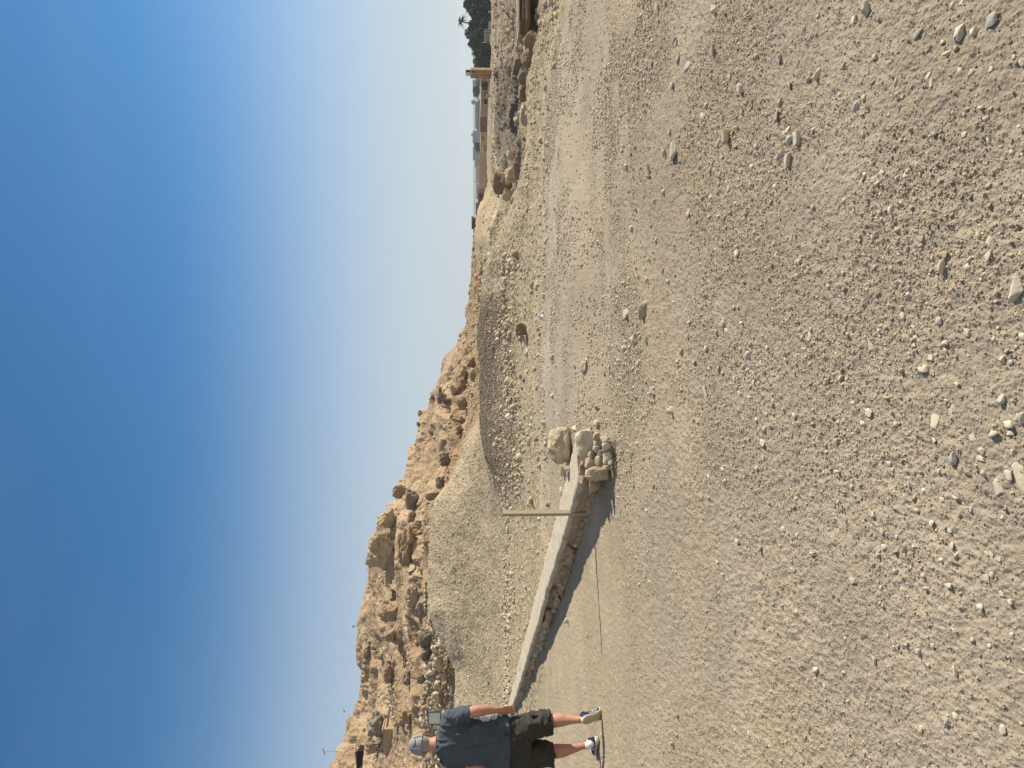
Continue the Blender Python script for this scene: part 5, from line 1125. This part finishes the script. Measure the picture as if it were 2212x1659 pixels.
def build_person():
    parts = []
    T = lambda X, Y, ra, rb, d=0.0: (mp(X, Y, d), ra, rb)
    parts.append(loft(dense([T(55, 1130, .13, .10), T(55, 1100, .165, .115), T(55, 1060, .16, .115), T(56, 1020, .17, .115), T(57, 985, .185, .11), T(57, 962, .16, .09), T(56, 950, .09, .075, -.005), T(54.5, 940, .064, .068), T(53, 926, .060, .066, .005), T(52, 915, .06, .07, .01)])))
    YAW = math.radians(42); hc = mp(52, 914, .01)
    # head: face towards +y of the head frame, which is turned to the left
    def head(v):
        v = v.copy(); z = v[:, 2]; lowk = sst(.02, -.115, z)
        v[:, 0] *= 1 - .30 * lowk; v[:, 1] = v[:, 1] * (1 - .12 * lowk) + .022 * lowk
        v[:, 1] -= .012 * sst(.0, .08, z) * (v[:, 1] < 0)
        return v
    parts.append(ellipsoid(hc, (.078, .098, .118), YAW, 4, head))
    fx, fy = -math.sin(YAW), math.cos(YAW); rx, ry = math.cos(YAW), math.sin(YAW)
    def hp(a, b, c): return Vector((hc[0] + rx * a + fx * b, hc[1] + ry * a + fy * b, hc[2] + c))     # right, forward, up of the head
    parts.append(loft([(hp(0, .085, -.005), .008, .012), (hp(0, .108, -.028), .014, .014), (hp(0, .112, -.040), .015, .012), (hp(0, .09, -.05), .012, .01)], n=10))     # nose
    parts.append(loft([(hp(0, .075, -.092), .02, .014), (hp(0, .092, -.098), .022, .016), (hp(0, .088, -.112), .018, .012)], n=10))            # chin
    parts.append(loft([(hp(-.022, .088, -.068), .006, .006), (hp(0, .1, -.066), .008, .008), (hp(.022, .088, -.068), .006, .006)], ref=(0, 0, 1), n=8))   # lips
    for s_ in (-1, 1):                                                     # ears
        parts.append(loft([(hp(s_ * .074, -.012, -.045), .008, .012), (hp(s_ * .083, -.018, -.03), .010, .017), (hp(s_ * .090, -.022, -.008), .010, .021), (hp(s_ * .087, -.02, .014), .008, .016)], ref=(rx, ry, 0), n=12))
    # arms
    armR = [T(98, 968, .06, .06), T(108, 975, .066, .066), T(118, 998, .058, .060, -.02), T(126, 1018, .052, .054, -.045), T(129, 1034, .053, .050, -.05), T(130, 1050, .044, .046, -.045), T(128.5, 1066, .033, .036, -.03), T(126.5, 1080, .028, .023, -.015)]
    armL = [T(16, 968, .06, .06), T(8, 975, .066, .066), T(9, 998, .060, .060, -.03), T(12, 1018, .053, .054, -.07), T(9, 1034, .053, .050, -.085), T(2, 1050, .044, .046, -.085), T(-5, 1066, .033, .036, -.075), T(-9, 1080, .028, .023, -.06)]
    parts += [loft(dense(armR)), loft(dense(armL))]
    def hand(w, tip, wide, thumb, d0, d1):
        """palm seen from its back; wrist and knuckle line in px, wide = px to the outer side, thumb = side of the thumb"""
        P = []; wx, wy = w; tx, ty = tip
        ax, ay = (tx - wx), (ty - wy); L = math.hypot(ax, ay); ax, ay = ax / L, ay / L; sx, sy = -ay * thumb, ax * thumb
        if sx * thumb < 0: sx, sy = -sx, -sy
        g = lambda l, s, d: mp(wx + ax * l + sx * s, wy + ay * l + sy * s, d)
        side = g(0, 1, 0) - g(0, 0, 0)
        kn = 18.5
        P.append(loft(dense([(g(-3, 0, d0), .028, .022), (g(4, .2, d0), .034, .020), (g(11, .4, (d0 + d1) / 2), .041, .019), (g(kn, 0, d1), .040, .014)], 3), ref=tuple(side), n=20))
        for j, (off, ln, r_) in enumerate(((6.6, 15.5, .0088), (2.3, 17.5, .0092), (-2.1, 16.5, .0088), (-6.2, 13.0, .0078))):
            P.append(loft(dense([(g(kn - 4, off, d1), r_ * 1.1, r_ * 1.1), (g(kn + ln * .33, off * 1.16, d1 + .004), r_ * 1.05, r_ * 1.05), (g(kn + ln * .68, off * 1.38, d1 + .018), r_, r_), (g(kn + ln, off * 1.45, d1 + .038), r_ * .75, r_ * .75)], 3), n=10))
        P.append(loft(dense([(g(4, 6, d0 + .008), .013, .013), (g(10, 10.5, d0 + .022), .0125, .0125), (g(16, 12, d0 + .034), .011, .011), (g(21, 11.2, d0 + .044), .008, .008)], 3), n=10))
        return P
    parts += hand((126.5, 1079), (125.0, 1098), 1, -1, -.015, .0)
    parts += hand((-8.5, 1079), (-4.0, 1098), 1, 1, -.06, -.045)
    # legs
    legR = [T(78, 1105, .10, .105), T(84, 1140, .088, .092, .01), T(91, 1172, .066, .070, .02), T(97, 1187, .062, .064, .01), T(101, 1200, .064, .066, -.012), T(104, 1214, .058, .062, -.035), T(107, 1232, .040, .044, -.065), T(110.5, 1250, .031, .035, -.10), T(113, 1262, .034, .036, -.115)]
    legL = [T(34, 1105, .10, .105), T(30, 1140, .088, .092, .03), T(28, 1172, .066, .070, .045), T(29, 1187, .062, .064, .04), T(30.5, 1201, .065, .066, .02), T(33, 1218, .058, .061, .008), T(37.5, 1240, .040, .044, .0), T(42.5, 1262, .029, .034, .0), T(43.5, 1276, .030, .034, .0)]
    root = empty('person', (MAN_X, MAN_Y, MAN_Z)); tag(root, 'man walking away in navy t-shirt, charcoal shorts and grey-blue cap', 'person')
    parts += [loft(dense(legR)), loft(dense(legL))]
    fuse('body', parts, 0.0052, 'skin', root, 3, lambda c, n: 0.0015 * fbm(c[:, 0] * 30 + c[:, 1] * 9, c[:, 2] * 22, 3, 5))
    # ---- t-shirt
    sh = [loft(dense([T(54.5, 1100, .240, .150), T(54.5, 1092, .240, .148), T(54.5, 1070, .232, .143), T(55, 1040, .222, .140), T(56, 1005, .222, .138), T(57, 985, .222, .130), T(57, 970, .205, .115), T(57, 959, .165, .098), T(56, 951, .115, .085), T(55.5, 945, .082, .076)]), power=2.25),
          loft(dense([T(88, 966, .07, .08), T(104, 975, .082, .080), T(112, 990, .080, .080, -.01), T(119, 1006, .075, .078, -.025), T(123, 1020, .070, .074, -.04)])),
          loft(dense([T(26, 966, .07, .08), T(12, 975, .082, .080), T(7, 990, .082, .080, -.02), T(8, 1002, .078, .078, -.04), T(10.5, 1013, .072, .074, -.06)]))]
    def folds(c, n):
        x, y, z = c[:, 0], c[:, 1], c[:, 2]
        back = sst(.1, -.05, y)
        # drag lines from the shoulders, slumping bundles over the right hip
        wx = x + .05 * fbm(x * 5, z * 5, 2, 41)
        a = ridged(wx * 9 + z * 1.6, z * 2.4 + x * 1.2, 2, 42) - .55
        hipk = sst(1.20, .95, z) * sst(-.12, .12, x)
        b = ridged(wx * 5 + z * 5, z * 15 - x * 9, 2, 43) - .55
        s_ = ridged(x * 4 - z * 6, z * 13 + x * 11, 2, 44) - .55
        slk = sst(.17, .24, np.abs(x)) * sst(1.15, 1.25, z)
        return .048 * a * (1 - .5 * hipk) + .060 * b * hipk + .020 * s_ * slk + .016 * (ridged(x * 6 + z * 9, z * 7 - x * 6, 2, 46) - .55) + .006 * fbm(x * 18, z * 18, 2, 45)
    fuse('t_shirt', sh, 0.0065, 'shirt', root, 4, folds)
    m = MB(); 
    ring = [mp(55.3 + 18.2 * math.cos(t), 943.8 - 1.2 * math.sin(t), .0 + .076 * math.sin(t)) for t in np.linspace(0, 2 * math.pi, 28)]
    m.tube(ring, .0065, 8, False); m.build('collar', M['shirt'], root, True)
    # ---- shorts
    so_ = [loft(dense([T(54, 1088, .205, .130), T(54, 1105, .222, .140), T(54, 1122, .234, .150), T(53.5, 1138, .232, .152), T(53.5, 1146, .20, .13)]), power=2.3),
           loft(dense([T(80, 1120, .11, .135), T(84, 1142, .116, .138, .0), T(89.5, 1165, .116, .128, .0), T(92.5, 1182, .113, .118, .0), T(94.5, 1194, .110, .115, .0)]), power=2.2),
           loft(dense([T(29, 1120, .11, .135), T(26, 1142, .116, .138, .02), T(23.5, 1165, .116, .128, .03), T(22, 1184, .112, .118, .03), T(22, 1198, .109, .115, .03)]), power=2.2)]
    def sf(c, n):
        x, y, z = c[:, 0], c[:, 1], c[:, 2]
        a = ridged(x * 8 + z * 3, z * 6 - np.abs(x) * 8, 2, 52) - .55
        b = ridged(x * 11 + z * 14, z * 14 - x * 7, 2, 53) - .55
        return .036 * a + .028 * b * sst(-.05, .1, x) + .004 * fbm(x * 22, z * 22, 2, 54)
    fuse('shorts', so_, 0.0065, 'shorts', root, 4, sf)
    m = MB(); m.box(mp(115, 1163, -.0), (.016, .10, .13), jit=.002); pk = m.build('cargo_pocket', M['shorts'], root, bevel=.006)
    m = MB(); m.box(mp(116.3, 1150, -.0), (.014, .104, .035), jit=.001); m.build('pocket_flap', M['shorts'], pk, bevel=.004)
    pk.rotation_euler = (0, 0, 0)
    # ---- cap, hair, glasses
    V, Fc = [], []; nu, nv_ = 40, 18
    for j in range(nv_ + 1):
        ph = j / nv_ * math.radians(97)
        for i in range(nu):
            th = 2 * math.pi * i / nu; s_ = math.sin(ph)
            a, b, cc = .0885 * s_ * math.sin(th), .109 * s_ * math.cos(th) - .004, .118 * math.cos(ph) + .012
            V.append(hp(a, b, cc + .004 * math.cos(th * 6) * s_ * .3))
    for j in range(nv_):
        for i in range(nu):
            th = 2 * math.pi * (i + .5) / nu; back = abs((th - math.pi)) < .62; ph = (j + .5) / nv_ * 97
            if back and 66 - 40 * (th - math.pi) ** 2 < ph < 90: continue
            if j == 0 and False: continue
            Fc.append((j * nu + i, j * nu + (i + 1) % nu, (j + 1) * nu + (i + 1) % nu, (j + 1) * nu + i))
    cap = link('cap', mesh_from('cap', V, Fc, M['cap'], True), root)
    md = cap.modifiers.new('thick', 'SOLIDIFY'); md.thickness = .003; md.offset = 0
    P = []; nb = 17
    for k in range(2):
        for j in range(4):
            for i in range(nb):
                t = (i / (nb - 1) - .5) * 2; L = .105 + .068 * (j / 3) * (1 - .55 * t * t)
                P.append(hp(.080 * t * (1 - .04 * j), L * math.cos(t * .9) if False else (.088 + (.078 * (j / 3)) * (1 - .75 * t * t) - .03 * t * t), .004 - .018 * t * t - .016 * j / 3 - .004 * k))
    Fb = []
    for k in range(2):
        for j in range(3):
            for i in range(nb - 1):
                q = (k * 4 + j) * nb + i; f = (q, q + 1, q + nb + 1, q + nb); Fb.append(f if k == 0 else f[::-1])
    for i in range(nb - 1): Fb.append((3 * nb + i, 3 * nb + i + 1, 7 * nb + i + 1, 7 * nb + i)); Fb.append((i + 1, i, 4 * nb + i, 4 * nb + i + 1))
    link('bill', mesh_from('bill', P, Fb, M['cap'], True), cap)
    m = MB(); st = [hp(.090 * math.sin(t), -.004 + .112 * math.cos(t), .006) for t in np.linspace(math.pi - .66, math.pi + .66, 12)]; m.tube(st, .0055, 6); m.build('strap', M['cap'], cap, True)
    m = MB(); m.box(hp(.012, -.118, .006), (.02, .012, .014)); m.build('buckle', M['stripe'], cap)
    m = MB(); m.tube([hp(0, -.004, .131), hp(0, -.004, .137)], .006, 8); m.build('button', M['cap'], cap)
    V = []; nu, nv_ = 30, 14; Fc = []
    for j in range(nv_ + 1):
        z = .085 - .155 * j / nv_
        for i in range(nu + 1):
            th = math.radians(62) + (math.radians(298 - 62)) * i / nu
            lowk = float(sst(.02, -.115, z)); rr = math.sqrt(max(0.0, 1 - (z / .118) ** 2))
            a = .0815 * rr * math.sin(th) * (1 - .30 * lowk); b = .1015 * rr * math.cos(th) * (1 - .12 * lowk) + .022 * lowk * (1 if j < nv_ else 1) - .010
            q = 1 + .012 * math.sin(i * 2.7 + j * 1.9)
            V.append(hp(a * q, b * q, z))
    for j in range(nv_):
        for i in range(nu): Fc.append((j * (nu + 1) + i, j * (nu + 1) + i + 1, (j + 1) * (nu + 1) + i + 1, (j + 1) * (nu + 1) + i))
    hr = link('hair', mesh_from('hair', V, Fc, M['hair'], True), root); md = hr.modifiers.new('t', 'SOLIDIFY'); md.thickness = .004
    m = MB()
    for s_ in (-1, 1): m.tube([hp(s_ * .088, -.03, -.002), hp(s_ * .086, .03, .0), hp(s_ * .072, .088, -.002)], .003, 6)
    m.tube([hp(-.07, .092, -.004), hp(-.03, .106, -.006), hp(0, .108, -.002), hp(.03, .106, -.006), hp(.07, .092, -.004)], [.014, .017, .006, .017, .014], 8)
    m.build('sunglasses', M['black'], root, True)
    # ---- shoes and socks
    def shoe(o, heading, pitch, roll, side, bend):
        """o: point under the heel on the sole; x of the shoe points to the toe"""
        ch, sh_ = math.cos(heading), math.sin(heading)
        def sp(x, y, z):
            # bend at the ball of the foot
            xb = .185
            if bend and x > xb:
                xx, zz = x - xb, z; x, z = xb + xx * math.cos(bend) - zz * math.sin(bend) * 0 + zz * math.sin(-bend) * 0 - 0, z
                x = xb + xx * math.cos(bend) - zz * math.sin(bend); z = xx * math.sin(bend) + zz * math.cos(bend)
            cp, sp_ = math.cos(pitch), math.sin(pitch)
            x, z = x * cp + z * sp_, -x * sp_ + z * cp
            cr, sr = math.cos(roll), math.sin(roll)
            y, z = y * cr - z * sr, y * sr + z * cr
            return o + Vector((x * ch - y * sh_, x * sh_ + y * ch, z))
        def body(sec, zlo, zhi, mt, name, par, nn=20, wk=1.0, top=None):
            V, Fc = [], []
            for (x, hw, h, cy) in sec:
                h0, h1 = zlo(x), zhi(x, h)
                for k in range(nn):
                    an = 2 * math.pi * k / nn; ca, sa = math.cos(an), math.sin(an)
                    yy = hw * wk * abs(ca) ** .75 * math.copysign(1, ca); zz = (h0 + h1) / 2 + (h1 - h0) / 2 * abs(sa) ** .8 * math.copysign(1, sa)
                    if zz > (h0 + h1) / 2 and mt == 'shoe': yy *= 1 - .25 * ((zz - (h0 + h1) / 2) / ((h1 - h0) / 2))
                    V.append(sp(x, cy + yy, zz))
            N = len(sec)
            for i in range(N - 1):
                for k in range(nn): Fc.append((i * nn + k, i * nn + (k + 1) % nn, (i + 1) * nn + (k + 1) % nn, (i + 1) * nn + k))
            Fc.append(tuple(range(nn - 1, -1, -1))); Fc.append(tuple((N - 1) * nn + k for k in range(nn)))
            me = mesh_from(name, V, Fc, M[mt], True); bm = bmesh.new(); bm.from_mesh(me); bmesh.ops.recalc_face_normals(bm, faces=bm.faces); bm.to_mesh(me); bm.free()
            return link(name, me, par)
        s0 = [(-.004, .018, .075, 0), (.006, .030, .100, 0), (.03, .036, .104, 0), (.06, .037, .100, 0), (.09, .036, .096, 0), (.12, .037, .086, side * .002), (.15, .041, .066, side * .005), (.18, .046, .057, side * .008), (.21, .048, .050, side * .008), (.24, .044, .044, side * .006), (.265, .034, .036, side * .003), (.282, .018, .026, 0)]
        sh1 = body(s0, lambda x: .018, lambda x, h: h, 'shoe', 'shoe', root)
        body([(x - .004 if i == 0 else x + (.004 if i == len(s0) - 1 else 0), hw * 1.1 + .003, h, cy) for i, (x, hw, h, cy) in enumerate(s0)], lambda x: .010, lambda x, h: .030 + .008 * sst(.08, .0, x), 'midsole', 'midsole', sh1)
        body([(x - .006 if i == 0 else x + (.006 if i == len(s0) - 1 else 0), (hw * 1.12 + .003) * (1 - .16 * math.exp(-((x - .11) / .03) ** 2)), h, cy) for i, (x, hw, h, cy) in enumerate(s0)], lambda x: 0.0, lambda x, h: .013, 'shoe_sole', 'outsole', sh1)
        m = MB()
        for pts in ([(.075, .024), (.11, .050), (.165, .066)], [(.105, .026), (.12, .050), (.13, .078)], [(.07, .05), (.12, .040), (.19, .040)], [(.135, .026), (.145, .050), (.155, .072)]):
            for s_ in (-1, 1):
                m.tube([sp(x, s_ * (.0405 + .05 * max(0, x - .11) - .17 * max(0, z - .05)), z) for x, z in pts], .0022, 5)
        m.build('side_stripes', M['stripe'], sh1, True)
        m = MB(); m.tube([sp(.035, 0, .088), sp(.035, 0, .098)], [.033, .030], 14); m.build('ankle_opening', M['black'], sh1, True)
        return sp
    hl = mp(52.5, 1296, .03); hl.z = .0
    sp = shoe(hl, math.radians(180 - 42), 0, 0, 1, 0)
    sa = sp(.045, 0, .085)
    V, Fc = loft(dense([(sa + Vector((0, 0, -.02)), .036, .042), (mp(43.2, 1274, 0), .0315, .036), (mp(42.6, 1267, 0), .0310, .0355), (mp(42.5, 1266, 0), .0300, .035)]))
    link('sock', mesh_from('sock', V, Fc, M['sock'], True), root)
    pr = math.radians(68); hr_ = mp(113, 1259, -.165)
    sp = shoe(hr_, math.radians(78), pr, math.radians(0), -1, math.radians(58))
    V, Fc = loft(dense([(sp(.05, 0, .07), .034, .040), (mp(113.0, 1261, -.118), .0365, .040), (mp(112.0, 1257, -.112), .0355, .038)]))
    link('sock', mesh_from('sock', V, Fc, M['sock'], True), root)
build_person()

# ------------------------------------------------------------------ the dusty air over the plain
def build_haze():
    hm = bpy.data.materials.new('haze_air'); hm.use_nodes = True; n = hm.node_tree.nodes; l = hm.node_tree.links
    for x in list(n): n.remove(x)
    out = n.new('ShaderNodeOutputMaterial'); v = n.new('ShaderNodeVolumePrincipled'); v.inputs['Density'].default_value = 0.00022; v.inputs['Color'].default_value = (0.80, 0.88, 0.95, 1); v.inputs['Anisotropy'].default_value = 0.3
    l.new(v.outputs[0], out.inputs['Volume'])
    MBx = MB(); MBx.box((0, 1400, 11), (4400, 2900, 70)); o = MBx.build('haze', None); o.data.materials.append(hm); tag(o, 'thin dusty haze over the far plain', 'haze', kind='stuff')
build_haze()
